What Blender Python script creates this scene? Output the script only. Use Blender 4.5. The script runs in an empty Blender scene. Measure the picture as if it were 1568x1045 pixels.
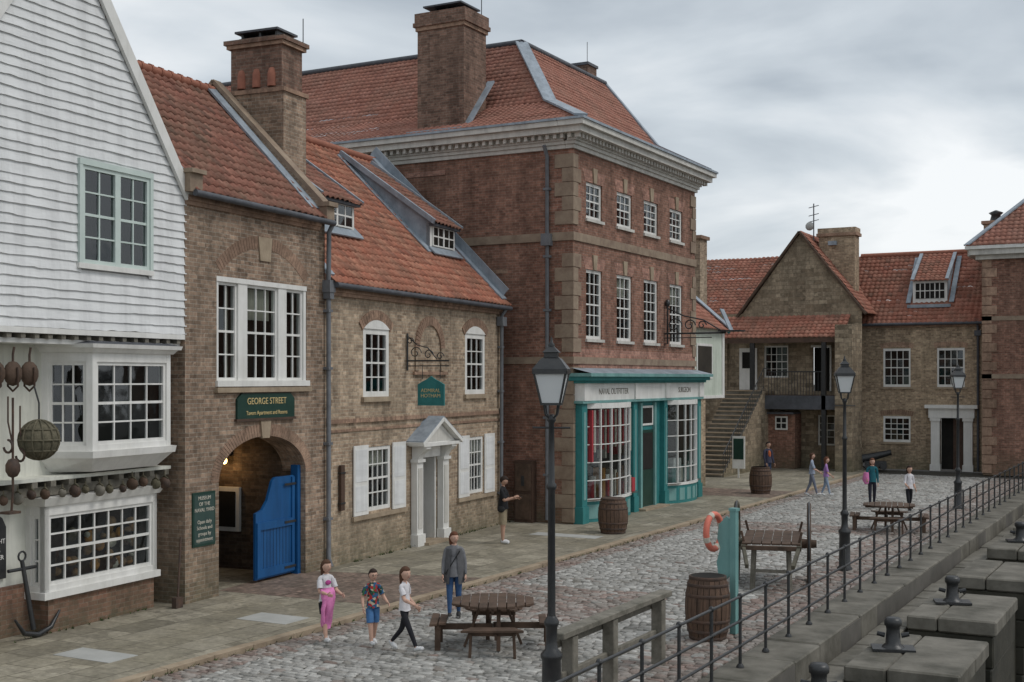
import bpy,bmesh,math,random
from mathutils import Vector,Matrix,noise
random.seed(7)
R=random.uniform
sc=bpy.context.scene
V=Vector
# ------------------------------------------------------------------ materials
def nn(nt,t,ins=None,**k):
    n=nt.nodes.new(t)
    for a,b in k.items(): setattr(n,a,b)
    if ins:
        for a,b in ins.items():
            if isinstance(b,bpy.types.NodeSocket): nt.links.new(b,n.inputs[a])
            else: n.inputs[a].default_value=b
    return n
def c4(c): return (c[0],c[1],c[2],1)
def newmat(name,rough=.8,metal=0,spec=.3):
    m=bpy.data.materials.new(name);m.use_nodes=True
    b=m.node_tree.nodes['Principled BSDF']
    b.inputs['Roughness'].default_value=rough;b.inputs['Metallic'].default_value=metal
    b.inputs['Specular IOR Level'].default_value=spec
    return m,m.node_tree,b
def mottle(name,c1,c2,scale=3,rough=.8,bump=.0,metal=0,spec=.3,stretch=(1,1,1),obj=False,streak=0):
    m,nt,b=newmat(name,rough,metal,spec)
    if obj: pos=nn(nt,'ShaderNodeTexCoord').outputs['Object']
    else: pos=nn(nt,'ShaderNodeNewGeometry').outputs['Position']
    mp=nn(nt,'ShaderNodeMapping',{'Vector':pos,'Scale':stretch})
    n1=nn(nt,'ShaderNodeTexNoise',{'Vector':mp.outputs[0],'Scale':scale,'Detail':8,'Roughness':.65})
    r=nn(nt,'ShaderNodeMapRange',{'Value':n1.outputs['Fac'],'From Min':.33,'From Max':.67})
    mx=nn(nt,'ShaderNodeMix',{0:r.outputs[0],6:c4(c1),7:c4(c2)},data_type='RGBA')
    out=mx.outputs[2]
    if streak:
        mp2=nn(nt,'ShaderNodeMapping',{'Vector':pos,'Scale':(3.2,3.2,.3)})
        st=nn(nt,'ShaderNodeTexNoise',{'Vector':mp2.outputs[0],'Scale':1.2,'Detail':7,'Roughness':.7})
        r4=nn(nt,'ShaderNodeMapRange',{'Value':st.outputs['Fac'],'From Min':.36,'From Max':.56,'To Min':1-streak,'To Max':1.})
        m2=nn(nt,'ShaderNodeMix',{0:1.,6:out,7:r4.outputs[0]},data_type='RGBA',blend_type='MULTIPLY');out=m2.outputs[2]
    nt.links.new(out,b.inputs['Base Color'])
    if bump:
        n2=nn(nt,'ShaderNodeTexNoise',{'Vector':mp.outputs[0],'Scale':scale*6,'Detail':5})
        bp=nn(nt,'ShaderNodeBump',{'Height':n2.outputs['Fac'],'Strength':bump,'Distance':.02})
        nt.links.new(bp.outputs[0],b.inputs['Normal'])
    return m
def brick(name,c1,c2,mortar,bw=.235,bh=.08,ms=.008,patch=.35,pc=(.5,.42,.36),stain=True,warp=.012,rough=.88,bump=.5,moss=(.1,.105,.065),streak=(.66,1.12)):
    m,nt,b=newmat(name,rough,0,.2)
    g=nn(nt,'ShaderNodeNewGeometry')
    sp=nn(nt,'ShaderNodeSeparateXYZ',{0:g.outputs['Position']});sn=nn(nt,'ShaderNodeSeparateXYZ',{0:g.outputs['True Normal']})
    def mathn(op,a,bb=0.,c=0.):
        return nn(nt,'ShaderNodeMath',{0:a,1:bb,2:c},operation=op).outputs[0]
    ax=mathn('GREATER_THAN',mathn('ABSOLUTE',sn.outputs[0]),.6)
    az=mathn('GREATER_THAN',mathn('ABSOLUTE',sn.outputs[2]),.6)
    def mixf(f,a,c): return nn(nt,'ShaderNodeMix',{0:f,2:a,3:c}).outputs[0]
    u=mixf(ax,sp.outputs[0],sp.outputs[1]); v=mixf(az,sp.outputs[2],sp.outputs[0])
    u=mixf(az,u,sp.outputs[1])
    uv=nn(nt,'ShaderNodeCombineXYZ',{0:u,1:v,2:0.})
    nz=nn(nt,'ShaderNodeTexNoise',{'Vector':g.outputs['Position'],'Scale':4.,'Detail':3})
    ad=nn(nt,'ShaderNodeVectorMath',{0:nz.outputs['Color'],1:(.5,.5,.5)},operation='SUBTRACT')
    sc_=nn(nt,'ShaderNodeVectorMath',{0:ad.outputs[0],'Scale':warp},operation='SCALE')
    uv2=nn(nt,'ShaderNodeVectorMath',{0:uv.outputs[0],1:sc_.outputs[0]},operation='ADD')
    bt=nn(nt,'ShaderNodeTexBrick',{'Vector':uv2.outputs[0],'Color1':c4(c1),'Color2':c4(c2),'Mortar':c4(mortar),'Scale':1.,'Mortar Size':ms,'Mortar Smooth':.3,'Bias':-.05,'Brick Width':bw,'Row Height':bh})
    bt.offset=.5
    cell=nn(nt,'ShaderNodeVectorMath',{0:uv2.outputs[0],1:(1/bw,1/bh,1.)},operation='MULTIPLY')
    fl=nn(nt,'ShaderNodeVectorMath',{0:cell.outputs[0]},operation='FLOOR')
    wn=nn(nt,'ShaderNodeTexWhiteNoise',{'Vector':fl.outputs[0]},noise_dimensions='3D')
    rw=nn(nt,'ShaderNodeMapRange',{'Value':wn.outputs['Value'],'To Min':.72,'To Max':1.28})
    m0=nn(nt,'ShaderNodeMix',{0:1.,6:bt.outputs['Color'],7:rw.outputs[0]},data_type='RGBA',blend_type='MULTIPLY')
    big=nn(nt,'ShaderNodeTexNoise',{'Vector':g.outputs['Position'],'Scale':.55,'Detail':7,'Roughness':.7})
    r=nn(nt,'ShaderNodeMapRange',{'Value':big.outputs['Fac'],'From Min':.38,'From Max':.68,'To Max':patch})
    m1=nn(nt,'ShaderNodeMix',{0:r.outputs[0],6:m0.outputs[2],7:c4(pc)},data_type='RGBA')
    fine=nn(nt,'ShaderNodeTexNoise',{'Vector':g.outputs['Position'],'Scale':9.,'Detail':6,'Roughness':.7})
    r2=nn(nt,'ShaderNodeMapRange',{'Value':fine.outputs['Fac'],'From Min':.3,'From Max':.7,'To Min':.72,'To Max':1.3})
    m2=nn(nt,'ShaderNodeMix',{0:1.,6:m1.outputs[2],7:r2.outputs[0]},data_type='RGBA',blend_type='MULTIPLY')
    mp=nn(nt,'ShaderNodeMapping',{'Vector':g.outputs['Position'],'Scale':(1.6,1.6,.22)})
    st=nn(nt,'ShaderNodeTexNoise',{'Vector':mp.outputs[0],'Scale':1.,'Detail':6,'Roughness':.65})
    r4=nn(nt,'ShaderNodeMapRange',{'Value':st.outputs['Fac'],'From Min':.35,'From Max':.62,'To Min':streak[0],'To Max':streak[1]})
    m25=nn(nt,'ShaderNodeMix',{0:1.,6:m2.outputs[2],7:r4.outputs[0]},data_type='RGBA',blend_type='MULTIPLY')
    out=m25.outputs[2]
    if stain:
        zz=nn(nt,'ShaderNodeMapRange',{'Value':sp.outputs[2],'From Min':.1,'From Max':1.3,'To Min':1.,'To Max':0.})
        f=nn(nt,'ShaderNodeMath',{0:zz.outputs[0],1:nz.outputs['Fac']},operation='MULTIPLY')
        m3=nn(nt,'ShaderNodeMix',{0:f.outputs[0],6:out,7:c4(moss)},data_type='RGBA');out=m3.outputs[2]
    nt.links.new(out,b.inputs['Base Color'])
    h=nn(nt,'ShaderNodeMath',{0:bt.outputs['Fac'],1:-1.,2:1.},operation='MULTIPLY_ADD')
    h2=nn(nt,'ShaderNodeMath',{0:fine.outputs['Fac'],1:.5,2:h.outputs[0]},operation='MULTIPLY_ADD')
    bp=nn(nt,'ShaderNodeBump',{'Height':h2.outputs[0],'Strength':bump,'Distance':.012})
    nt.links.new(bp.outputs[0],b.inputs['Normal'])
    return m
def tilemat(name,cols,moss=.25,mossc=(.12,.1,.06),rough=.8):
    m,nt,b=newmat(name,rough,0,.25)
    uv=nn(nt,'ShaderNodeUVMap')
    fl=nn(nt,'ShaderNodeVectorMath',{0:uv.outputs[0]},operation='FLOOR')
    wn=nn(nt,'ShaderNodeTexWhiteNoise',{'Vector':fl.outputs[0]},noise_dimensions='3D')
    cr=nn(nt,'ShaderNodeValToRGB',{0:wn.outputs['Value']})
    el=cr.color_ramp.elements
    while len(el)<len(cols): el.new(.5)
    for i,c in enumerate(cols): el[i].position=i/(len(cols)-1); el[i].color=c4(c)
    g=nn(nt,'ShaderNodeNewGeometry')
    n1=nn(nt,'ShaderNodeTexNoise',{'Vector':g.outputs['Position'],'Scale':.9,'Detail':8,'Roughness':.7})
    r=nn(nt,'ShaderNodeMapRange',{'Value':n1.outputs['Fac'],'From Min':.42,'From Max':.72,'To Max':moss*2})
    m1=nn(nt,'ShaderNodeMix',{0:r.outputs[0],6:cr.outputs[0],7:c4(mossc)},data_type='RGBA')
    n2=nn(nt,'ShaderNodeTexNoise',{'Vector':g.outputs['Position'],'Scale':14.,'Detail':5,'Roughness':.7})
    r2=nn(nt,'ShaderNodeMapRange',{'Value':n2.outputs['Fac'],'From Min':.3,'From Max':.7,'To Min':.7,'To Max':1.25})
    m2=nn(nt,'ShaderNodeMix',{0:1.,6:m1.outputs[2],7:r2.outputs[0]},data_type='RGBA',blend_type='MULTIPLY')
    nt.links.new(m2.outputs[2],b.inputs['Base Color'])
    return m
M={}
M['brickA']=brick('brown_brick',(.36,.25,.178),(.195,.132,.094),(.36,.31,.25),pc=(.3,.24,.18))
M['brickC']=brick('tan_brick',(.43,.325,.23),(.26,.183,.127),(.42,.36,.28),pc=(.37,.3,.22),patch=.5)
M['brickG']=brick('red_brick',(.285,.142,.1),(.19,.094,.068),(.28,.225,.18),pc=(.25,.16,.118),ms=.006)
M['brickK']=brick('dark_chimney_brick',(.22,.13,.096),(.14,.085,.064),(.21,.17,.135),pc=(.19,.13,.1))
M['brickP']=brick('shade_toned_passage_brick',(.14,.1,.07),(.08,.056,.042),(.12,.1,.08),pc=(.1,.08,.06),stain=False)  # brick darkened so its colour carries the shade inside the passage
M['brickR']=brick('gauged_red_brick',(.39,.21,.16),(.33,.17,.13),(.35,.23,.18),pc=(.37,.24,.185),stain=False)
M['brickE']=brick('buff_brick',(.43,.32,.215),(.27,.19,.13),(.4,.34,.26),pc=(.38,.3,.2))
M['brickD']=brick('rubble_stone',(.37,.3,.215),(.21,.16,.11),(.22,.18,.13),bw=.42,bh=.19,ms=.014,warp=.1,pc=(.28,.22,.155),patch=.5)
M['brickV']=brick('arch_brick',(.35,.23,.165),(.28,.18,.128),(.3,.24,.18),pc=(.3,.22,.16),bw=3,bh=3,ms=0,stain=False)
M['flag']=brick('flagstone',(.32,.29,.23),(.215,.195,.15),(.1,.088,.065),bw=1.05,bh=.66,ms=.013,warp=.03,pc=(.22,.195,.14),patch=.7,stain=False,rough=.72,bump=.35,streak=(.8,1.1))
M['paver']=brick('brick_paver',(.25,.175,.14),(.165,.125,.1),(.12,.1,.08),bw=.22,bh=.11,ms=.009,pc=(.2,.165,.13),patch=.5,stain=False,rough=.7)
M['stone']=mottle('sandstone',(.4,.32,.23),(.26,.2,.14),2.5,.85,.3)
M['quoin']=mottle('weathered_quoin_stone',(.33,.26,.19),(.21,.15,.11),2.5,.85,.3)
M['quay']=mottle('quay_stone',(.2,.185,.155),(.075,.07,.055),1.4,.75,.5)
M['quayd']=mottle('quay_dark_stone',(.065,.06,.045),(.028,.027,.02),1.6,.5,.5)  # darker, smoother stone for the lower quay walls and gap floors
M['white']=mottle('white_paint',(.78,.77,.74),(.68,.67,.63),2.,.5,.05,streak=.12)
M['board']=mottle('painted_weatherboard',(.78,.785,.78),(.66,.665,.66),1.6,.6,.2,stretch=(1,.5,3),streak=.16)
M['render']=mottle('cream_render',(.7,.7,.63),(.58,.58,.51),1.,.8,.1,streak=.2)
M['cream']=mottle('cream_cornice',(.64,.62,.57),(.5,.48,.44),1.4,.6,.05,streak=.2)
M['lead']=mottle('lead_sheet',(.36,.41,.46),(.23,.265,.3),2.5,.55,.15,metal=.1,streak=.2)
M['leadd']=mottle('dark_lead_gutter',(.1,.105,.12),(.06,.063,.07),3,.5)
M['pipe']=mottle('grey_pipe_paint',(.19,.2,.215),(.13,.135,.145),4,.45)
M['iron']=mottle('black_iron',(.018,.02,.022),(.035,.035,.035),9,.38,.15,spec=.5)
M['rust']=mottle('rusty_iron',(.05,.04,.035),(.11,.065,.045),6,.7,.3)
M['blue']=mottle('blue_paint',(.01,.075,.215),(.014,.1,.27),3,.42,.06,stretch=(1,1,.3),streak=.2)
M['teal']=mottle('teal_paint',(.03,.18,.18),(.045,.23,.23),2.5,.45,.03,streak=.15)
M['tealp']=mottle('pale_teal_paint',(.2,.38,.36),(.15,.31,.3),2.5,.5,.03,streak=.2)
M['wingreen']=mottle('pale_sage_paint',(.58,.66,.62),(.5,.58,.54),2.5,.5,.03)
M['pgreen']=mottle('pale_green_paint',(.6,.65,.57),(.5,.56,.47),2,.6,streak=.15)
M['dgreen']=mottle('dark_green_sign',(.012,.04,.03),(.02,.055,.042),3,.4)
M['sgreen']=mottle('slate_green_sign',(.03,.06,.055),(.045,.08,.07),3,.4)
M['gold']=mottle('gold_leaf',(.62,.5,.25),(.55,.42,.2),9,.45)
M['int']=mottle('dark_interior',(.022,.02,.017),(.012,.011,.01),3,.9)
M['inth']=mottle('room_interior',(.05,.042,.032),(.025,.021,.017),.8,.9)
M['curtain']=mottle('net_curtain',(.62,.58,.49),(.42,.4,.34),3,.9,stretch=(6,6,.6))
M['wood']=mottle('weathered_wood',(.125,.08,.056),(.06,.04,.028),3,.8,.4)
M['woodg']=mottle('grey_wood',(.23,.21,.175),(.1,.095,.075),4,.85,.4)
M['woodm']=mottle('mossy_cart_wood',(.12,.11,.08),(.06,.056,.042),4,.85,.4)
M['woodr']=mottle('red_brown_wood',(.1,.06,.042),(.06,.037,.027),4,.7,.3)
M['basket']=mottle('wicker',(.3,.18,.08),(.14,.085,.045),14,.9,.5)
M['barrel']=mottle('oak_barrel',(.15,.09,.06),(.07,.045,.032),5,.7,.4,stretch=(3,3,.5),obj=True)
M['orange']=mottle('lifebuoy_orange',(.72,.2,.14),(.6,.17,.12),4,.5)
M['rope']=mottle('old_rope',(.16,.14,.095),(.08,.075,.05),12,.9,.6)
M['pots']=mottle('terracotta',(.36,.15,.1),(.26,.11,.075),5,.85)
M['red']=mottle('red_display',(.42,.05,.06),(.35,.04,.05),3,.6)
M['amber']=mottle('amber_display',(.45,.22,.05),(.25,.12,.04),5,.6)
M['water']=mottle('dock_water',(.02,.025,.018),(.03,.032,.022),1,.08,.25,spec=.5)
M['asphalt']=mottle('asphalt',(.13,.12,.105),(.085,.08,.07),1.2,.9,.2)
M['sett_base']=mottle('sett_joint_grit',(.075,.068,.055),(.045,.042,.034),4,.95,.3)
M['pale']=mottle('pale_slab',(.45,.45,.43),(.35,.35,.33),2,.7,.2)
M['tileA']=tilemat('pantile_red_brown',[(.18,.08,.058),(.27,.115,.083),(.225,.098,.07),(.31,.145,.105),(.14,.068,.052)],.35,(.14,.115,.08))
M['tileC']=tilemat('pantile_orange',[(.27,.1,.066),(.4,.155,.098),(.33,.125,.08),(.44,.2,.13),(.22,.09,.063)],.28,(.2,.145,.1))
M['tileG']=tilemat('plain_tile_salmon',[(.29,.127,.093),(.37,.168,.122),(.33,.148,.108),(.4,.195,.148),(.25,.11,.082)],.25,(.22,.15,.11))
M['tileE']=tilemat('pantile_far',[(.27,.105,.072),(.36,.145,.1),(.31,.125,.085),(.4,.18,.128),(.2,.09,.065)],.28,(.18,.135,.095))
M['setts']=tilemat('granite_setts',[(.19,.185,.17),(.4,.39,.365),(.3,.29,.27),(.5,.49,.46),(.24,.225,.2)],.25,(.13,.12,.1),.45)
M['settr']=tilemat('red_setts',[(.2,.15,.13),(.29,.215,.185),(.26,.23,.205),(.35,.31,.28),(.18,.15,.13)],.25,(.13,.12,.1),.55)
M['weed']=mottle('weed_green',(.07,.1,.03),(.04,.06,.02),9,.9)
def glassmat(name,refl):
    m=bpy.data.materials.new(name);m.use_nodes=True;nt=m.node_tree;nt.nodes.clear()
    o=nn(nt,'ShaderNodeOutputMaterial');t=nn(nt,'ShaderNodeBsdfTransparent',{0:(.8,.85,.84,1)})
    g=nn(nt,'ShaderNodeNewGeometry');nz=nn(nt,'ShaderNodeTexNoise',{'Vector':g.outputs['Position'],'Scale':2.5,'Detail':1})
    bp=nn(nt,'ShaderNodeBump',{'Height':nz.outputs['Fac'],'Strength':.2,'Distance':.02})
    gl=nn(nt,'ShaderNodeBsdfGlossy',{'Color':(.9,.95,1,1),'Roughness':.04,'Normal':bp.outputs[0]})
    lw=nn(nt,'ShaderNodeLayerWeight',{'Blend':.2});ad=nn(nt,'ShaderNodeMath',{0:lw.outputs['Fresnel'],1:refl},operation='ADD')
    mx=nn(nt,'ShaderNodeMixShader',{0:ad.outputs[0],1:t.outputs[0],2:gl.outputs[0]})
    nt.links.new(mx.outputs[0],o.inputs[0]);return m
M['glass']=glassmat('window_glass',.06)
m,nt,b=newmat('lamp_glass',.3,0,.5);b.inputs['Base Color'].default_value=(.78,.8,.8,1);b.inputs['Transmission Weight'].default_value=.12;M['lampglass']=m
m,nt,b=newmat('lit_bulb');b.inputs['Emission Color'].default_value=(1,.6,.2,1);b.inputs['Emission Strength'].default_value=6;M['bulb']=m
_cm={}
def col(name,c,rough=.85,var=.72,scale=12):
    if name not in _cm: _cm[name]=mottle(name,c,tuple(x*var for x in c),scale,rough,.15,obj=True)
    return _cm[name]
# ------------------------------------------------------------------ mesh builder
class FR:
    def __init__(s,o,U,Nn): s.o=V((o[0],o[1],0));s.U=V((U[0],U[1],0));s.N=V((Nn[0],Nn[1],0))
    def P(s,u,n,z): return s.o+s.U*u+s.N*n+V((0,0,z))
ID=FR((0,0),(1,0),(0,1))
class MB:
    def __init__(s): s.v=[];s.f=[];s.m=[];s.mats=[];s.sm=[]
    def mi(s,mat):
        if isinstance(mat,str): mat=M[mat]
        if mat not in s.mats: s.mats.append(mat)
        return s.mats.index(mat)
    def add(s,vs,fs,mat,smooth=False):
        k=len(s.v);s.v+=[tuple(p) for p in vs];i=s.mi(mat)
        for f in fs: s.f.append(tuple(k+j for j in f));s.m.append(i);s.sm.append(smooth)
    def quad(s,a,b,c,d,mat): s.add([a,b,c,d],[(0,1,2,3)],mat)
    def box8(s,p,mat): s.add(p,[(0,3,2,1),(4,5,6,7),(0,1,5,4),(1,2,6,5),(2,3,7,6),(3,0,4,7)],mat)
    def box(s,F,u0,u1,n0,n1,z0,z1,mat):
        P=F.P;s.box8([P(u0,n0,z0),P(u1,n0,z0),P(u1,n1,z0),P(u0,n1,z0),P(u0,n0,z1),P(u1,n0,z1),P(u1,n1,z1),P(u0,n1,z1)],mat)
    def beam(s,p,q,w,h,mat,up=V((0,0,1))):
        p=V(p);q=V(q);d=(q-p).normalized();sd=d.cross(up)
        if sd.length<1e-4: sd=d.cross(V((0,1,0)))
        sd.normalize();u=sd.cross(d)
        a=sd*w/2;b=u*h/2
        s.box8([p-a-b,p+a-b,q+a-b,q-a-b,p-a+b,p+a+b,q+a+b,q-a+b],mat)
    def tube(s,pts,rad,mat,k=8,smooth=True,caps=True):
        pts=[V(p) for p in pts]
        if not isinstance(rad,(list,tuple)): rad=[rad]*len(pts)
        vs=[];ref=None
        for i,p in enumerate(pts):
            d=(pts[min(i+1,len(pts)-1)]-pts[max(i-1,0)]).normalized()
            if ref is None: ref=V((0,0,1)) if abs(d.z)<.9 else V((1,0,0))
            x=d.cross(ref).normalized();y=x.cross(d).normalized();ref=y
            for j in range(k):
                a=2*math.pi*j/k;vs.append(p+(x*math.cos(a)+y*math.sin(a))*rad[i])
        fs=[]
        for i in range(len(pts)-1):
            for j in range(k): fs.append((i*k+j,i*k+(j+1)%k,(i+1)*k+(j+1)%k,(i+1)*k+j))
        s.add(vs,fs,mat,smooth)
        if caps:
            b=len(pts)-1;s.add(vs[:k],[tuple(range(k))[::-1]],mat);s.add(vs[b*k:],[tuple(range(k))],mat)
    def lathe(s,c,prof,mat,k=16,smooth=True,ax=None):
        c=V(c);vs=[];fs=[]
        for r,z in prof:
            for j in range(k):
                a=2*math.pi*(j+.5)/k;p=V((r*math.cos(a),r*math.sin(a),z))
                if ax is not None: p=ax@p
                vs.append(c+p)
        for i in range(len(prof)-1):
            for j in range(k): fs.append((i*k+j,i*k+(j+1)%k,(i+1)*k+(j+1)%k,(i+1)*k+j))
        s.add(vs,fs,mat,smooth)
        if prof[0][0]>.001: s.add(vs[:k],[tuple(range(k))],mat)
        if prof[-1][0]>.001: s.add(vs[-k:],[tuple(range(k))],mat)
    def extr(s,F,pts,n0,n1,mat):
        k=len(pts);vs=[F.P(u,n0,z) for u,z in pts]+[F.P(u,n1,z) for u,z in pts]
        s.add(vs,[tuple(range(k)),tuple(range(2*k-1,k-1,-1))]+[(i,(i+1)%k,k+(i+1)%k,k+i) for i in range(k)],mat)
    def ell(s,c,r,mat,k=12,rot=None):
        vs=[];fs=[];h=k//2
        for i in range(h+1):
            t=math.pi*i/h
            for j in range(k):
                a=2*math.pi*j/k;p=V((r[0]*math.sin(t)*math.cos(a),r[1]*math.sin(t)*math.sin(a),r[2]*math.cos(t)))
                if rot is not None: p=rot@p
                vs.append(V(c)+p)
        for i in range(h):
            for j in range(k): fs.append((i*k+j,(i+1)*k+j,(i+1)*k+(j+1)%k,i*k+(j+1)%k))
        s.add(vs,fs,mat,True)
    def build(s,name,parent=None,bevel=0):
        me=bpy.data.meshes.new(name);me.from_pydata(s.v,[],s.f)
        for m_ in s.mats: me.materials.append(m_)
        me.polygons.foreach_set('material_index',s.m);me.polygons.foreach_set('use_smooth',s.sm)
        me.update()
        ob=bpy.data.objects.new(name,me);sc.collection.objects.link(ob)
        if parent: ob.parent=parent
        if bevel:
            md=ob.modifiers.new('b','BEVEL');md.width=bevel;md.segments=1;md.limit_method='ANGLE'
        return ob
def empty(name,loc=(0,0,0),rz=0):
    e=bpy.data.objects.new(name,None);sc.collection.objects.link(e);e.location=loc;e.rotation_euler=(0,0,rz);e.empty_display_size=.2;return e
def text(s,parent,p,size,xd,yd,mat,name='lettering',align='CENTER',space=1.0):
    cu=bpy.data.curves.new(name,'FONT');cu.body=s;cu.size=size;cu.align_x=align;cu.align_y='CENTER';cu.extrude=.004;cu.space_line=space
    cu.materials.append(M[mat]);ob=bpy.data.objects.new(name,cu);sc.collection.objects.link(ob)
    x=V(xd).normalized();y=V(yd).normalized();z=x.cross(y)
    mt=Matrix((x,y,z)).transposed().to_4x4();mt.translation=V(p);ob.matrix_world=mt
    if parent: ob.parent=parent
    return ob
def wall(mb,F,u0,u1,z0,z1,holes,mat,n=0,depth=.22,rev=None):
    us=sorted({u0,u1}|{h[0] for h in holes}|{h[1] for h in holes});zs=sorted({z0,z1}|{h[2] for h in holes}|{h[3] for h in holes})
    us=[x for x in us if u0<=x<=u1];zs=[x for x in zs if z0<=x<=z1]
    for i in range(len(us)-1):
        for j in range(len(zs)-1):
            uc=(us[i]+us[i+1])/2;zc=(zs[j]+zs[j+1])/2
            if any(h[0]<uc<h[1] and h[2]<zc<h[3] for h in holes): continue
            mb.quad(F.P(us[i],n,zs[j]),F.P(us[i+1],n,zs[j]),F.P(us[i+1],n,zs[j+1]),F.P(us[i],n,zs[j+1]),mat)
    r=rev or mat
    for a,b,c,d in [h[:4] for h in holes]:
        for p,q in (((a,c),(a,d)),((a,d),(b,d)),((b,d),(b,c)),((b,c),(a,c))):
            mb.quad(F.P(p[0],n,p[1]),F.P(q[0],n,q[1]),F.P(q[0],n-depth,q[1]),F.P(p[0],n-depth,p[1]),r)
def sash(mf,mg,F,u0,u1,z0,z1,n=-.08,nx=3,nz=4,fw=.075,bw=.028,mat='white',curt=None,meet=True,back=.6,sill=None,inter='int'):
    b=mf.box
    b(F,u0,u0+fw,n-.1,n,z0,z1,mat);b(F,u1-fw,u1,n-.1,n,z0,z1,mat)
    b(F,u0+fw,u1-fw,n-.098,n-.002,z1-fw,z1,mat);b(F,u0+fw,u1-fw,n-.098,n-.002,z0,z0+fw,mat)
    a,c,d,e=u0+fw,u1-fw,z0+fw,z1-fw
    for i in range(1,nx):
        x=a+(c-a)*i/nx;b(F,x-bw/2,x+bw/2,n-.06,n-.02,d,e,mat)
    for j in range(1,nz):
        z=d+(e-d)*j/nz;w=bw*1.7 if (meet and j*2==nz) else bw
        b(F,a,c,n-.064,n-.016,z-w/2,z+w/2,mat)
    for i in range(nx):
        for j in range(nz):
            xa=a+(c-a)*i/nx;xb=a+(c-a)*(i+1)/nx;za=d+(e-d)*j/nz;zb=d+(e-d)*(j+1)/nz;t=R(-.006,.006);s_=R(-.006,.006)
            mg.quad(F.P(xa,n-.045+t,za),F.P(xb,n-.045-t+s_,za),F.P(xb,n-.045-t,zb),F.P(xa,n-.045+t-s_,zb),'glass')
    q=n-back
    P=F.P
    mf.quad(P(u0,q,z0),P(u1,q,z0),P(u1,q,z1),P(u0,q,z1),inter)
    for (x0,y0,x1,y1) in ((u0,z0,u0,z1),(u1,z0,u1,z1),(u0,z0,u1,z0),(u0,z1,u1,z1)):
        mf.quad(P(x0,n-.1,y0),P(x1,n-.1,y1),P(x1,q,y1),P(x0,q,y0),inter)
    if curt=='sides':
        for s0,s1 in ((a,a+(c-a)*.24),(c-(c-a)*.2,c)):
            k=7
            for i in range(k):
                p0=s0+(s1-s0)*i/k;p1=s0+(s1-s0)*(i+1)/k;mf.quad(P(p0,n-.16-.04*(i%2),d),P(p1,n-.16-.04*((i+1)%2),d),P(p1,n-.16-.04*((i+1)%2),e),P(p0,n-.16-.04*(i%2),e),'curtain')
    elif curt:
        zt=e-(e-d)*curt;k=20
        for i in range(k):
            p0=a+(c-a)*i/k;p1=a+(c-a)*(i+1)/k;mf.quad(P(p0,n-.16-.035*(i%2),zt),P(p1,n-.16-.035*((i+1)%2),zt),P(p1,n-.16-.035*((i+1)%2),e),P(p0,n-.16-.035*(i%2),e),'curtain')
    if sill: b(F,u0-.06,u1+.06,-.12,.07,z0-.09,z0-.002,sill)
def arcring(mb,F,uc,zc,rin,rout,a0,a1,n0,n1,mat,k=15,gap=.006):
    for i in range(k):
        b0=a0+(a1-a0)*i/k+gap/rin;b1=a0+(a1-a0)*(i+1)/k-gap/rin
        mb.extr(F,[(uc+r*math.cos(a),zc+r*math.sin(a)) for r,a in ((rin,b0),(rout,b0),(rout,b1),(rin,b1))],n0,n1,mat)
def archhead(mf,mb,F,u0,u1,z,rise,bmat='brickV',white=True,th=.24):
    w=(u1-u0)/2;r=(w*w+rise*rise)/(2*rise);zc=z+rise-r;a=math.asin(w/r);uc=(u0+u1)/2
    if white:
        pts=[(u0,z)]+[(u1,z)]+[(uc+r*math.sin(t),zc+r*math.cos(t)) for t in [a-2*a*i/10 for i in range(1,10)]]
        mf.extr(F,pts,-.1,.012,'white')
    arcring(mb,F,uc,zc,r+.004,r+th,math.pi/2-a*1.1,math.pi/2+a*1.1,-.02,.008,bmat,k=max(9,int(2*a*r/.085)))
def tile_roof(name,parent,P0,U,W,width,length,mat,tw=.24,th=.28,amp=.028,clips=(),step=.028,ns=5,sag=.03):
    U=V(U).normalized();W=V(W).normalized();Nv=U.cross(W)
    if Nv.z<0: Nv=-Nv
    nc=int(math.ceil(width/tw));nr=int(math.ceil(length/th));tw=width/nc;th=length/nr
    vs=[];fs=[];uvs=[]
    m_=nc*ns+1
    for r in range(nr):
        j=R(-.006,.006)
        for (vv,hh) in ((r*th,-.004),(r*th,step),((r+1)*th+.01,0)):
            for i in range(m_):
                t=(i%ns)/ns;ph=2*math.pi*t
                h=amp*(math.sin(ph)+.35*math.sin(2*ph+.6)) + noise.noise(V((i*tw/ns*.6+P0[1],r*.35,P0[0])))*sag
                cj=noise.noise(V((math.floor(i/ns)*7.3,r*5.1,P0[2])))*.018
                vs.append((i*tw/ns,vv+j+cj,h+hh))
        k=r*3*m_
        for l in range(2):
            for i in range(m_-1):
                a=k+l*m_+i;fs.append((a,a+1,a+1+m_,a+m_));uvs.append((i//ns+.5,r+.5))
    bm=bmesh.new();bv=[bm.verts.new(v) for v in vs];ul=bm.loops.layers.uv.new('UVMap')
    for f,uv in zip(fs,uvs):
        fc=bm.faces.new([bv[i] for i in f]);fc.smooth=(amp>.01)
        for lp in fc.loops: lp[ul].uv=uv
    for (p,n_) in clips:
        bmesh.ops.bisect_plane(bm,geom=bm.verts[:]+bm.edges[:]+bm.faces[:],plane_co=(p[0],p[1],0),plane_no=(n_[0],n_[1],0),clear_outer=True)
    P0=V(P0)
    for v_ in bm.verts:
        c=v_.co.copy();v_.co=P0+U*c.x+W*c.y+Nv*c.z
    me=bpy.data.meshes.new(name);bm.to_mesh(me);bm.free();me.materials.append(M[mat])
    ob=bpy.data.objects.new(name,me);sc.collection.objects.link(ob);ob.parent=parent
    return ob
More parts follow.
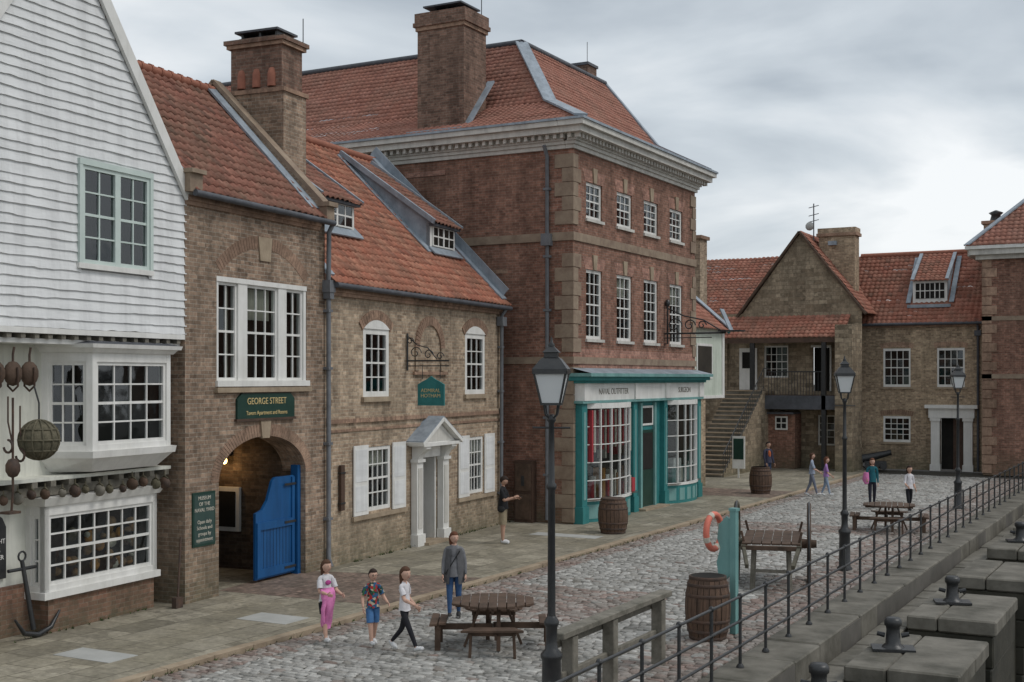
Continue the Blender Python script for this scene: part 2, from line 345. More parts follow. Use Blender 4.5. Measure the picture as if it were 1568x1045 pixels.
# ------------------------------------------------------------------ ground
g=MB()
g.box(ID,-700,-5.5,-300,900,-5,0,'asphalt')
g.box(ID,-5.5,700,80,900,-5,-.004,'asphalt')
g.build('ground')
w=MB();w.add([(-5.5,-300,-2.6),(600,-300,-2.6),(600,80,-2.6),(-5.5,80,-2.6)],[(0,1,2,3)],'water');w.build('dock_water')
def setts(name,x0,x1,y0,y1,sx,sy,mat,z=.0,alt=None):
    vs=[];fs=[];uv=[];mi=[]
    y=y0;row=0
    while y<y1-.01:
        hy=sy*R(.9,1.1);x=x0-(row%2)*sx*.5
        while x<x1:
            wx=sx*R(.65,1.35);a=max(x,x0);b=min(x+wx,x1)
            if b-a>.05:
                zz=z+R(-.008,.008)+.02*noise.noise(V((x*.5,y*.5,0)));tx=R(-.007,.007);ty=R(-.007,.007)
                k=len(vs);g_=.009;wy=.02*noise.noise(V((x*.7,y*.3,4)))
                xs=(a+g_,b-g_);ys=(y+g_+wy,y+hy-g_+wy)
                for ins,h in ((0,0),(.004,.024),(.028,.036)):
                    for (px,py,sa,sb) in ((xs[0],ys[0],-1,-1),(xs[1],ys[0],1,-1),(xs[1],ys[1],1,1),(xs[0],ys[1],-1,1)):
                        vs.append((px-sa*ins+R(-.004,.004),py-sb*ins+R(-.004,.004),zz+h+(tx*sa+ty*sb if h else -.02)))
                for l in (0,4):
                    for j in range(4): fs.append((k+l+j,k+l+(j+1)%4,k+l+4+(j+1)%4,k+l+4+j))
                fs.append((k+8,k+9,k+10,k+11));c=(random.randint(0,999)+.5,random.randint(0,999)+.5);uv+= [c]*9
                al=1 if (alt and alt(x,y)) else 0
                mi+=[al]*9
            x+=wx
        y+=hy;row+=1
    me=bpy.data.meshes.new(name);me.from_pydata(vs,[],fs);me.materials.append(M[mat]);me.materials.append(M['settr'])
    ul=me.uv_layers.new(name='UVMap');fl=[]
    for c in uv: fl+=[c[0],c[1]]*4
    ul.data.foreach_set('uv',fl);me.polygons.foreach_set('material_index',mi);me.polygons.foreach_set('use_smooth',[True]*len(fs));me.update()
    ob=bpy.data.objects.new(name,me);sc.collection.objects.link(ob);return ob
g=MB();g.add([(-13.62,8,.004),(-6.3,8,.004),(-6.3,62,.004),(-13.62,62,.004)],[(0,1,2,3)],'sett_base');g.build('street_bedding')
def redzone(x,y):
    n=noise.noise(V((x*.6,y*.6,1)))*.5
    if random.random()<.12: return random.random()<.3
    if 20.4+n<y<23.9+n and x<-9.5: return True
    if 35.5+n<y<37.5+n: return True
    return x>-8.0+n*.5
setts('cobbled_street',-12.9,-6.42,10,59,.21,.135,'setts',alt=redzone)
setts('red_sett_channel',-13.42,-12.9,10,59,.22,.12,'settr')
g=MB()
g.box(ID,-40,-13.62,0,66,-.05,.1,'flag')
g.build('flagstone_pavement')
g=MB();y=8
while y<60:
    l=R(.85,1.15);g.box(ID,-13.62+.004,-13.44,y+.004,y+l-.004,-.04,.108+R(-.004,.004),'stone');y+=l
g.build('kerb',bevel=.008)
g=MB();g.add([(-17.5,19.7,.104),(-13.63,19.9,.104),(-13.63,23.7,.104),(-17.9,22.6,.104)],[(0,1,2,3)],'paver')
g.add([(-17.6,44.5,.104),(-13.63,44.5,.104),(-13.63,47.5,.104),(-17.6,47.5,.104)],[(0,1,2,3)],'paver')
g.build('brick_paved_crossing')
g=MB()
for x,y,a,b in ((-14.62,17.9,.55,.35),(-15.1,14.2,.6,.3),(-15.3,31.2,1.,.3),(-16.9,13.0,.4,.2)): g.box(ID,x-a,x+a,y-b,y+b,.1,.106,'pale')
g.build('pale_paving_slab')
g=MB()
for i in range(520):
    yy=R(12,47);k=random.random()
    if k<.5: x_=-13.43+R(-.03,.03);z_=.03
    else: x_=-17.0-.0861*(yy-18.3)+R(.03,.12);z_=.1
    if k>=.5 and not(24<yy<33.5 or yy<17.5): continue
    if k>=.5 and yy<17.5: x_-=.4
    for j in range(4):
        a=R(0,6.28);l=R(.03,.09);g.add([(x_,yy,z_),(x_+.02*math.cos(a+1.5),yy+.02*math.sin(a+1.5),z_),(x_+l*math.cos(a),yy+l*math.sin(a),z_+l*R(.5,1.2))],[(0,1,2)],'weed')
g.build('pavement_weeds')
# ------------------------------------------------------------------ quay
q=MB()
y=4
while y<90:
    l=R(1.1,1.7);q.box(ID,-6.4,-5.5+R(-.02,.02),y+.008,y+l-.008,-.6,.05+R(-.012,.012),'quay');y+=l
q.build('quay_coping',bevel=.025)
q=MB()
q.box(ID,-5.52,-4.4,2,80,-4,-.5,'quayd')
y=4
while y<80:
    l=R(.8,1.3);q.box(ID,-5.47,-4.95,y+.01,y+l-.01,-.6,-.34+R(-.03,.02),'quay');y+=l
y=6
while y<50:
    for i in range(6): q.box(ID,-4.9+i*.07,-4.87+i*.07,y,y+.9,-.5,-.42,'rust')
    y+=R(4,6)
q.build('quay_ledge',bevel=.02)
q=MB()
for (a,b,x0_,x1,z) in ((11.5,15.9,-4.95,-3.1,-.14),(16.7,19.0,-4.95,-3.6,-.16),(20.0,23.0,-4.95,-3.2,-.1),(24.6,27.7,-4.9,-3.3,-.06),(29.8,32.8,-4.9,-3.3,-.04),(34.8,38,-4.9,-3.2,.0),(40.0,43,-4.9,-3.2,.0),(46,50,-4.9,-3.2,.0)):
    xm=R(-4.35,-4.1);ym=(a+b)/2+R(-.4,.4)
    for (y0_,y1_) in ((a,ym),(ym,b)):
        q.box(ID,x0_,xm-.01,y0_+.008,y1_-.008,z-.28,z+R(-.014,.014),'quay');q.box(ID,xm+.01,x1,y0_+.008,y1_-.008,z-.28,z+R(-.014,.014),'quay')
    for kk in range(5): q.box(ID,x0_+.03*kk,x1-.05-.03*kk,a+.05,b-.05,z-.29-.6*(kk+1),z-.29-.6*kk,'quayd')
    q.box(ID,x0_+.1,x1-.3,b+.02,b+2.2,-4,z-.5,'quayd');q.box(ID,x0_+.12,x1-.6,b+.1,b+1.5,z-.5,z-.38,'quay')
q.build('quay_wall',bevel=.03)
def bollard(loc,s=1,rz=0):
    e=empty('mooring_bollard',loc,rz);b=MB()
    b.lathe((0,0,0),[(.2*s,0.03*s),(.18*s,.06*s),(.13*s,.1*s),(.115*s,.34*s),(.125*s,.4*s),(.15*s,.42*s),(.155*s,.5*s),(.12*s,.55*s),(0.001,.56*s)],'iron',14)
    b.box(ID,-.36*s,.36*s,-.24*s,.24*s,-.01,.035*s,'iron')
    b.tube([(-.14*s,0,.24*s),(-.27*s,0,.27*s)],[.045*s,.04*s],'iron',8);b.tube([(.14*s,0,.24*s),(.27*s,0,.27*s)],[.045*s,.04*s],'iron',8)
    b.build('casting',e)
for x,y,z in ((-4.5,21.5,-.09),(-4.75,17.8,-.15),(-4.35,26.3,-.05),(-4.3,36.6,.01)): bollard((x,y,z),.95,.3)
r=MB();y=9.5
while y<58:
    r.tube([(-6.1,y,0),(-6.1,y,1.12)],.026,'iron',8);r.lathe((-6.1,y,.05),[(.06,0),(.06,.02),(.035,.06)],'iron',8)
    r.ell((-6.1,y,1.13),(.045,.045,.045),'iron',8);r.ell((-6.1,y,.75),(.038,.038,.038),'iron',8);r.ell((-6.1,y,.38),(.038,.038,.038),'iron',8)
    y+=1.27
for z in (1.12,.75,.38): r.tube([(-6.1,9,z),(-6.1,57.5,z)],.022,'iron',8)
for z in (1.12,.75,.38): r.tube([(-6.1,57.5,z),(-3.5,57.5,z)],.022,'iron')
for x in (-5,-3.5): r.tube([(x,57.5,0),(x,57.5,1.12)],.024,'iron')
r.build('quay_railing')
e=empty('information_sign');b=MB();b.box(ID,-5.95,-5.35,53.5,53.54,1.1,2.1,'white');b.box(ID,-5.9,-5.4,53.48,53.5,1.2,1.7,'sgreen');b.box(ID,-5.9,-5.84,53.54,53.6,0,2.1,'iron');b.box(ID,-5.46,-5.4,53.54,53.6,0,2.1,'iron');b.build('panel',e)
# ------------------------------------------------------------------ row frame
FA=FR((-17.0,18.3),(-.0861,.9963),(.9963,.0861))
P=FA.P
# ===== white weatherboarded building
e=empty('white_weatherboarded_house')
AP=(-3.25,12.1);sl=1.306
hole=(-2.87,-1.14,6.37,8.05)
mb=MB();mf=MB();mg=MB()
wall(mb,FA,-6.35,-.15,5.25,8.06,[hole],'board',n=-.06,depth=.12)
mb.add([P(-6.35,-.06,8.06),P(-.15,-.06,8.06),P(AP[0],-.06,AP[1]-.05)],[(0,1,2)],'board')
mb.build('gable_core',e)
mb=MB()
z=5.25
def lim(z):
    if z<8: return -6.4,-.05
    d=(z-8)/sl;return -6.38+d,-.1-d
bi=0
while z<AP[1]-.15:
    bh=.165+R(-.012,.012);a,b=lim(z+bh)
    segs=[(a,b)]
    if z+bh>hole[2] and z<hole[3]: segs=[(a,hole[0]),(hole[1],b)]
    for s0,s1 in segs:
        k=max(2,int((s1-s0)/.09));vs=[];fs=[]
        jn=R(s0,s1);jd=R(-.014,.014)
        for i in range(k+1):
            u=s0+(s1-s0)*i/k;wv=.014*noise.noise(V((u*.9,bi*3.7,0)))+.014*noise.noise(V((u*5,bi*9.1,5)))+(jd if u>jn else 0)
            pr=.003+.009*noise.noise(V((u*1.7,bi*2.7,3)))
            vs+=[P(u,-.04,z-.016+wv),P(u,.0+pr,z-.014+wv),P(u,-.032,z+bh+.02)]
        for i in range(k):
            a_=i*3;fs+=[(a_,a_+3,a_+4,a_+1),(a_+1,a_+4,a_+5,a_+2)]
        mb.add(vs,fs,'board')
    z+=bh;bi+=1
mb.build('weatherboards',e)
mb=MB()
for uu in (-.02,-6.48):
    p=P(uu,.04,7.86);qq=P(AP[0],.04,AP[1]+.12);mb.beam(p,qq,.07,.22,'white',FA.N.cross((qq-p).normalized()))
for s_ in (1,-1):
    ue=-3.25+s_*3.35;mb.quad(P(ue,.06,7.85),P(-3.25,.06,12.23),P(-3.25,-8,12.23),P(ue,-8,7.85),'tileA')
mb.quad(P(-.06,-.05,5),P(-.06,-8,5),P(-.06,-8,7.9),P(-.06,-.05,7.9),'board')
mb.box(FA,-6.4,-.06,-.85,.0,5.14,5.235,'white')
i=-6.3
while i<-.2:
    mb.box(FA,i,i+.1,-.3,-.03,5.06,5.14,'woodg');i+=.3
mb.box(FA,-6.4,-.1,-.8,-.12,4.98,5.06,'white')
wall(mb,FA,-6.4,-.1,.95,5.0,[(-2.9,-.55,2.85,4.8),(-3.2,-.6,.75,2.3)],'render',n=-.76)
mb.box(FA,-6.4,-.1,-1.2,-.74,.05,.93,'brickG')
mb.box(FA,-3.25,-.55,-.8,-.37,.05,.68,'brickG')
mb.box(FA,-6.4,-.12,-.78,-.42,2.42,2.58,'woodg')
i=-6.2
while i<-.3:
    mb.box(FA,i,i+.12,-.77,-.3,2.58,2.68,'woodg');i+=.42
mb.box(FA,-6.4,-.14,-.77,-.3,2.68,2.74,'render')
mb.build('walls',e)
def bay(pl_,z0,z1,mf,mg,panes,cur):
    for (a,b),(nx,nz) in zip(zip(pl_[:-1],pl_[1:]),panes):
        A_=P(a[0],a[1],0);B_=P(b[0],b[1],0);d=(B_-A_);L=d.length;d.normalize();n_=V((d.y,-d.x,0))
        F2=FR((A_.x,A_.y),(d.x,d.y),(n_.x,n_.y))
        mf.box(F2,0,.11,-.1,.0,z0,z1,'white');mf.box(F2,L-.11,L,-.1,.0,z0,z1,'white')
        mf.box(F2,.11,L-.11,-.1,-.004,z1-.16,z1,'white');mf.box(F2,.11,L-.11,-.1,-.004,z0,z0+.1,'white')
        sash(mf,mg,F2,.11,L-.11,z0+.1,z1-.16,n=-.03,nx=nx,nz=nz,fw=.06,curt=cur,back=.34,inter='int')
bp=[(-3.0,-.76),(-2.62,.02),(-.55,.02),(-.2,-.76)]
bay(bp,3.15,4.85,mf,mg,[(3,4),(4,4),(2,4)],None)
def prism(mb,pts,z0,z1,mat,off0=0,off1=0):
    cx=sum(p[0] for p in pts)/len(pts)
    def o(p,f): return (p[0]+(f if p[0]>cx else -f),p[1]+(f if p[1]>-.5 else 0))
    A_=[P(*o(p,off0),z0) for p in pts];B_=[P(*o(p,off1),z1) for p in pts];k=len(pts)
    mb.add(A_+B_,[tuple(range(k))[::-1],tuple(range(k,2*k))]+[(i,(i+1)%k,k+(i+1)%k,k+i) for i in range(k)],mat)
prism(mf,bp,3.03,3.15,'white',.06,.08);prism(mf,bp,2.78,3.03,'white',-.18,.03)
prism(mf,bp,4.85,4.93,'white',.04,.1);prism(mf,bp,4.93,5.0,'white',.14,.16);prism(mf,bp,5.0,5.05,'leadd',.16,-.05)
lb=[(-3.36,-.76),(-3.36,-.34),(-.5,-.34),(-.5,-.76)]
bay(lb,.8,2.25,mf,mg,[(1,3),(7,4),(1,3)],None)
prism(mf,lb,.68,.8,'white',.05,.05);prism(mf,lb,2.25,2.4,'white',.04,.12)
for i in range(44):
    u=R(-3.1,-.75);z=.98+R(0,1)**2*.85;r_=R(.05,.13);mf.ell(P(u,-.58,z),(.06,r_,r_*R(.6,1.1)),random.choice(['basket','amber','basket','curtain','rope','woodr','basket']),10)
sash(mf,mg,FA,-2.87,-1.98,6.37,8.05,n=.02,nx=2,nz=4,fw=.07,mat='wingreen')
sash(mf,mg,FA,-1.98,-1.14,6.37,8.05,n=.02,nx=2,nz=4,fw=.07,mat='wingreen')
mf.box(FA,-2.97,-1.04,-.02,.05,6.28,6.37,'white')
mf.box(FA,-2.95,-2.87,-.02,.045,6.37,8.05,'wingreen');mf.box(FA,-1.14,-1.06,-.02,.045,6.37,8.05,'wingreen');mf.box(FA,-2.95,-1.06,-.02,.05,8.05,8.15,'wingreen')
mf.build('window_frames',e);mg.build('window_panes',e)
mb=MB();mb.tube([P(-.32,-.6,2.4),P(-.32,-.66,2.2),P(-.32,-.66,.15)],.05,'pipe');mb.build('downpipe',e)
def hang(name,u,n,z,kind,s=1):
    h=empty(name,P(u,n,z));b=MB()
    if kind=='ball':
        b.ell((0,0,0),(.33*s,.33*s,.33*s),'rope',18)
        for a in range(6):
            t=a*math.pi/6;b.tube([(.335*s*math.cos(t)*math.sin(x),.335*s*math.sin(t)*math.sin(x),.335*s*math.cos(x)) for x in [i*math.pi/12 for i in range(0,25)]],.018*s,'rope',6)
        for zz in (-.18,0,.18):
            rr=math.sqrt(.335**2-zz*zz)*s;b.tube([(rr*math.cos(i*.3),rr*math.sin(i*.3),zz*s) for i in range(22)],.018*s,'rope',6)
        b.tube([(0,0,.3*s),(0,0,.62*s),(-.05,-.05,.9*s)],.015,'iron',6)
    elif kind=='block':
        b.ell((0,0,0),(.1*s,.17*s,.2*s),'wood',14);b.tube([(0,0,.15*s),(0,0,.3*s),(.03,0,.42*s)],.02*s,'rust',6);b.tube([(-.11*s,0,.1*s),(-.115*s,0,-.2*s),(0,0,-.28*s),(.115*s,0,-.2*s),(.11*s,0,.1*s)],.018*s,'rust',6)
        b.lathe((0,0,0),[(.001,-.01),(.07*s,-.01),(.07*s,.01),(.001,.01)],'rust',10,True,Matrix.Rotation(math.pi/2,3,'Y'))
    elif kind=='hook':
        b.tube([(0,0,.4),(0,0,0),(.04,.04,-.3)],.014,'rust',6)
        b.tube([(.1*math.sin(i*.5),0,-.38+.1*math.cos(i*.5)) for i in range(10)],.02,'rust',6)
    elif kind=='float':
        b.ell((0,0,0),(.14*s,.1*s,.13*s),random.choice(['woodg','rope','wood','rust']),12);b.tube([(0,0,.1*s),(0,0,.26*s)],.012,'rope',6);b.tube([(-.1*s,0,.1*s),(0,0,.16*s),(.1*s,0,.1*s)],.014,'rope',6)
    b.build('body',h)
hang('rope_fender_ball',-4.15,.3,3.42,'ball',.95)
for u in (-4.85,-4.5,-4.15): hang('pulley_block',u,.1,4.48,'block',1.0)
for u in (-4.7,-4.45): hang('boat_hook',u,.2,3.8+R(-.3,.1),'hook')
for i,u in enumerate((-4.4,-4.1,-3.8,-3.5,-3.1,-2.8,-2.55,-2.2,-1.95,-1.6,-1.35,-1.05,-.7,-.45)): hang('cork_float',u,-.2,2.46+R(-.05,.05),'float',R(.55,.9))
for u,z0 in ((-4.65,3.0),):
    b=MB();b.tube([P(u,.25,z0+1.1),P(u,.25,z0-.4),P(u+.02,.2,z0-.7)],.02,'rust',6);b.ell(P(u,.25,z0),(.12,.12,.16),'rust',10);b.box(FA,u-.12,u+.12,.1,.3,z0-.72,z0-.68,'rust');b.build('rigging_chain')
h=empty('anchor',P(-3.55,-.4,.12));b=MB()
b.tube([(0,0,.1),(-.1,-.15,1.25)],[.045,.035],'iron',8);b.tube([FA.U*(-.5)+V((.1,0,.35)),FA.U*(-.3)+V((.1,0,.1)),V((.1,0,.02)),FA.U*(.3)+V((.1,0,.1)),FA.U*(.5)+V((.1,0,.35))],[.02,.04,.05,.04,.02],'iron',8)
b.tube([V((-.1,-.15,1.12))-FA.U*.3,V((-.1,-.15,1.12))+FA.U*.3],.03,'iron',8)
b.tube([V((-.1,-.15,1.33))+FA.U*.08*math.cos(i*.6)+V((0,0,.08*math.sin(i*.6))) for i in range(12)],.018,'iron',6);b.build('shank',h)
h=empty('chalk_notice_board');b=MB();b.extr(FA,[(-4.75,1.1),(-3.85,1.1),(-3.85,1.95),(-3.93,2.1),(-4.1,2.2),(-4.75,2.2)],-.76,-.7,'iron');b.build('board',h)
text('TODAY\nSHIPWRIGHT\nCOOPER\nSAIL MAKER',h,P(-4.2,-.695,1.65),.11,FA.U,(0,0,1),'white',space=1.2)
# ===== arch building
e=empty('brick_archway_house')
mb=MB();mf=MB();mg=MB()
bigw=(.88,4.12,4.27,6.43)
ah=(.95,4.07,.0,3.2)
wall(mb,FA,-.1,4.86,.05,8.0,[bigw,ah],'brickA',depth=.3)
uc=2.51;ea=1.56;sp=2.35;eb=.85
K=28;pts=[(uc-ea*math.cos(math.pi*i/K),sp+eb*math.sin(math.pi*i/K)) for i in range(K+1)]
for i in range(K):
    (a,za),(b,zb)=pts[i],pts[i+1]
    mb.quad(P(a,0,za),P(b,0,zb),P(b,0,3.2),P(a,0,3.2),'brickA')
    mb.quad(P(a,0,za),P(b,0,zb),P(b,-.6,zb),P(a,-.6,za),'brickA')
    for jj in (0,.5):
        t0=math.pi*(i+jj+.06)/K;t1=math.pi*(i+jj+.44)/K
        P_=lambda t,k_:(uc-(ea+k_)*math.cos(t),sp+(eb+k_)*math.sin(t))
        mb.extr(FA,[P_(t0,0),P_(t0,.26),P_(t1,.26),P_(t1,0)],-.02,.007,'brickV')
mb.extr(FA,[(2.38,3.16),(2.64,3.16),(2.7,3.55),(2.32,3.55)],-.02,.045,'stone')
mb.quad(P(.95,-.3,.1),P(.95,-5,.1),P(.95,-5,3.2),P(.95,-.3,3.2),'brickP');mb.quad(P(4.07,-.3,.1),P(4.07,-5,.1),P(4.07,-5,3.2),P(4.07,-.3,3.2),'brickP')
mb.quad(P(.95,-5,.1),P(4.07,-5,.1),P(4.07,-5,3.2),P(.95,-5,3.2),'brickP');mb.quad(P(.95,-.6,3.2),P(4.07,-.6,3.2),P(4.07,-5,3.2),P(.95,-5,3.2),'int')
mb.box(FA,3.98,4.06,-2.35,-1.7,.95,1.95,'white');mb.box(FA,3.96,3.98,-2.25,-1.8,1.05,1.85,'int')
arcring(mb,FA,2.51,4.95,2.16,2.42,math.radians(46),math.radians(134),-.02,.007,'brickV',k=38)
mb.extr(FA,[(2.33,6.85),(2.69,6.85),(2.76,7.35),(2.26,7.35)],-.02,.03,'stone')
mb.quad(P(-.1,0,.05),P(-.1,-6,.05),P(-.1,-6,8),P(-.1,0,8),'brickA')
mb.extr(FR((P(4.62,0,0).x,P(4.62,0,0).y),(FA.N.x,FA.N.y),(FA.U.x,FA.U.y)),[(0,6),(0,8.15),(.06,8.3),(-2.9,11.25),(-5.8,8.2),(-5.8,6)],.0,.24,'brickA')
def cop(a,b,w_=.3): mb.beam(a,b,w_,.09,'quoin',FA.N.cross(V((0,0,1))).cross((V(b)-V(a)).normalized()))
cop(P(4.76,.12,8.3),P(4.76,-2.92,11.36));cop(P(4.76,-2.9,11.36),P(4.76,-5.9,8.25))
mb.box(FA,4.6,4.92,-.1,.22,7.95,8.32,'quoin');mb.box(FA,4.57,4.95,-.02,.3,8.26,8.36,'quoin')
mb.box(FA,-.2,.18,-.1,.2,7.95,8.3,'quoin');mb.box(FA,-.24,.2,-.05,.28,8.3,8.38,'quoin')
mb.beam(P(4.46,.0,8.2),P(4.46,-2.85,11.15),.3,.05,'lead',V((.6,0,.8)))
mb.beam(P(.04,-.0,8.2),P(.04,-2.85,11.2),.16,.05,'lead',V((.6,0,.8)))
mb.box(FA,-.1,4.6,.0,.05,7.72,7.8,'brickV');mb.box(FA,-.1,4.6,.0,.09,7.8,7.9,'brickV')
mb.box(FA,-.05,.55,-3.5,-2.7,10,14,'brickA')
mb.build('walls',e)
rv=P(0,-2.9,11.1)-P(0,.22,7.98)
tile_roof('roof_tiles',e,P(-.05,.22,7.98),FA.U,rv,4.65,rv.length,'tileA')
tile_roof('roof_tiles_rear',e,P(-.05,-5.9,8.05),FA.U,(P(0,-2.9,11.1)-P(0,-5.9,8.05)),4.65,4.3,'tileA')
mb=MB();mb.tube([P(.05,-2.9,11.12),P(4.6,-2.9,11.12)],.11,'pots',8)
for i in range(14): mb.tube([P(.05+i*.33,-2.9,11.13),P(.12+i*.33,-2.9,11.13)],.125,'pots',8)
mb.tube([P(-.1,.24,7.93),P(4.85,.26,7.9)],.065,'leadd',8)
mb.tube([P(4.88,.2,7.88),P(4.88,.1,7.7),P(4.88,.09,6.6),P(4.88,.09,.35),P(4.88,.16,.15)],.055,'pipe',10)
mb.box(FA,4.76,5.0,.0,.2,6.35,6.62,'pipe');mb.box(FA,4.8,4.97,.0,.18,6.2,6.35,'pipe')
for z in (1.2,2.9,4.6,5.9): mb.box(FA,4.79,4.97,.0,.15,z,z+.06,'pipe')
mb.build('rainwater_goods',e)
mb=MB()
mb.box(FA,5.0,5.95,-2.75,-1.2,7.6,11.05,'brickA');mb.box(FA,4.96,5.99,-2.8,-1.15,11.05,11.15,'brickV')
mb.box(FA,5.05,5.9,-2.7,-1.28,11.15,12.15,'brickK');mb.box(FA,4.98,5.97,-2.78,-1.2,12.15,12.24,'brickV');mb.box(FA,4.93,6.02,-2.83,-1.15,12.24,12.34,'brickK')
for n_ in (-2.4,-1.98,-1.56):
    mb.lathe(P(5.08,n_,11.2),[(.12,0),(.115,.3),(.08,.42),(.02,.45)],'pots',10)
mb.box(FA,5.1,5.85,-2.5,-1.5,12.34,12.4,'iron');mb.box(FA,5.05,5.9,-2.6,-1.4,12.52,12.57,'leadd')
for n_ in (-2.45,-1.95,-1.5): mb.box(FA,5.15,5.75,n_-.03,n_+.03,12.4,12.52,'iron')
mb.tube([P(5.9,-1.25,12.2),P(5.9,-1.25,12.95)],.012,'iron',6);mb.build('chimney_stack',e)
for (a,b,nx) in ((.96,1.62,2),(1.93,3.05,3),(3.36,4.02,2)):
    sash(mf,mg,FA,a,b,4.36,6.33,n=-.06,nx=nx,nz=4,fw=.06,curt='sides' if nx==2 else .35,inter='inth')
for (a,b) in ((.88,.96),(1.62,1.93),(3.05,3.36),(4.02,4.12)): mf.box(FA,a,b,-.16,-.02,4.36,6.33,'white')
mf.box(FA,.88,4.12,-.16,-.0,6.33,6.43,'white');mf.box(FA,.84,4.16,-.16,.06,4.24,4.36,'white');mf.box(FA,.8,4.2,-.1,.09,4.12,4.22,'stone')
mf.build('window_frames',e);mg.build('window_panes',e)
ge=empty('blue_gate');mb=MB()
gp=[(2.48,.16),(3.92,.16),(3.92,2.28),(3.2,2.28),(3.08,2.2),(3.0,2.02),(2.9,1.8),(2.72,1.62),(2.48,1.56)]
mb.extr(FA,gp,-.26,-.2,'blue')
for a,b,z0,z1 in ((2.5,3.9,.2,.38),(2.5,3.9,1.2,1.36),(2.5,2.62,.38,1.2),(3.8,3.9,.38,1.2),(3.8,3.9,1.36,2.25)): mb.box(FA,a,b,-.2,-.165,z0,z1,'blue')
for i in range(10): mb.box(FA,2.64+i*.12,2.648+i*.12,-.2,-.197,.38,1.2,'int')
mb.box(FA,3.94,4.06,-.3,-.12,.1,2.5,'blue')
for z in (.3,1.28,2.1): mb.box(FA,3.5,3.95,-.165,-.155,z-.025,z+.025,'iron')
mb.build('gate_leaf',ge)
mb=MB();F2=FR((P(1.0,-.3,0).x,P(1.0,-.3,0).y),(-FA.N.x,-FA.N.y),(FA.U.x,FA.U.y));mb.box(F2,0,1.3,.0,.06,.15,2.3,'blue');mb.build('open_leaf',ge)
s=empty('shop_name_board');b=MB();b.extr(FA,[(1.5,3.58),(3.56,3.58),(3.56,3.98),(3.4,4.1),(1.66,4.1),(1.5,3.98)],.0,.05,'dgreen')
b.box(FA,1.46,3.6,.0,.07,3.53,3.58,'woodr');b.box(FA,1.66,3.4,.0,.065,4.1,4.125,'woodr');b.build('board',s)
text('GEORGE STREET',s,P(2.53,.056,3.93),.19,FA.U,(0,0,1),'gold');text('Tavern Apartment and Rooms',s,P(2.53,.056,3.69),.12,FA.U,(0,0,1),'gold')
s=empty('notice_board');b=MB();b.box(FA,.1,.8,.0,.03,1.15,2.2,'dgreen');b.box(FA,.14,.76,.03,.035,1.2,2.15,'sgreen');b.build('board',s)
text('MUSEUM\nOF THE\nNAVAL YARD\n\nOpen daily\nSchools and\ngroups by\nappointment',s,P(.45,.037,1.68),.1,FA.U,(0,0,1),'curtain',space=1.15)
le=empty('passage_lantern');b=MB();b.ell(P(3.85,-2.0,2.55),(.06,.06,.08),'bulb',10);b.box(FA,3.78,4.06,-2.06,-1.94,2.65,2.68,'iron');b.build('lamp',le)
pl_=bpy.data.lights.new('passage_lamp_light','POINT');pl_.energy=9;pl_.color=(1,.62,.28);pl_.shadow_soft_size=.05;po=bpy.data.objects.new('passage_lamp_light',pl_);po.location=P(3.7,-2.0,2.5);sc.collection.objects.link(po);po.parent=le
b=MB();b.tube([P(-.45,.1,.12),P(-.2,-.02,1.4)],.02,'rust');b.box(FA,-.55,-.35,.05,.15,.1,.3,'rust');b.build('boat_oar')
b=MB();b.extr(FA,[(5.46,1.35),(5.62,1.35),(5.62,2.4),(5.46,2.4)],.0,.07,'woodr');b.box(FA,5.44,5.64,.0,.08,2.2,2.24,'iron');b.box(FA,5.44,5.64,.0,.08,1.5,1.54,'iron');b.build('timber_wall_post')
# ===== cottage
e=empty('brick_cottage');mb=MB();mf=MB();mg=MB()
w1=(6.6,7.85,3.96,5.6);w2=(12.2,13.5,3.96,5.66)
g1=(6.8,7.95,1.2,2.75);g2=(12.42,13.4,1.15,2.75);dr=(9.38,10.42,.05,2.35)
wall(mb,FA,4.86,14.75,.05,6.62,[w1,w2,g1,g2,dr],'brickC',n=-.02,depth=.25)
for wd in (w1,w2):
    archhead(mf,mb,FA,wd[0],wd[1],wd[3],.22)
    sash(mf,mg,FA,*wd,n=-.02,nx=3,nz=4,fw=.13);mf.box(FA,wd[0]-.1,wd[1]+.1,-.1,.07,wd[2]-.12,wd[2]-.002,'stone')
for wd in (g1,g2):
    sash(mf,mg,FA,*wd,n=-.04,nx=4,nz=4,fw=.09,curt=.3);mf.box(FA,wd[0]-.75,wd[1]+.75,-.1,.06,wd[2]-.16,wd[2]-.06,'stone')
    for a,b in ((wd[0]-.7,wd[0]-.03),(wd[1]+.03,wd[1]+.7)):
        mf.box(FA,a,b,.0,.035,wd[2]-.05,wd[3]+.06,'white')
        for z0,z1 in ((wd[2]+.05,wd[2]+.65),(wd[2]+.75,wd[3]-.04)):
            mf.box(FA,a+.07,b-.07,.035,.045,z0,z1,'board')
mb.box(FA,4.95,14.7,-.02,.035,3.36,3.46,'brickV');mb.box(FA,4.95,14.7,-.02,.02,3.46,3.52,'brickC');mb.box(FA,4.95,14.7,-.02,.012,3.16,3.22,'brickV')
mb.box(FA,4.95,14.7,-.02,.05,6.3,6.38,'brickV');mb.box(FA,4.95,14.7,-.02,.09,6.38,6.48,'brickV')
mb.box(FA,4.95,8.9,-.02,.03,.05,.55,'brickC');mb.box(FA,10.95,14.7,-.02,.03,.05,.55,'brickC')
arcring(mb,FA,10.05,5.2,.6,.84,0,math.pi,-.02,.02,'brickV',k=24);mb.box(FA,9.21,9.4,-.02,.02,4.6,5.2,'brickC');mb.box(FA,10.66,10.87,-.02,.02,4.6,5.2,'brickC');mb.box(FA,9.1,11.0,-.02,.05,4.5,4.58,'brickV')
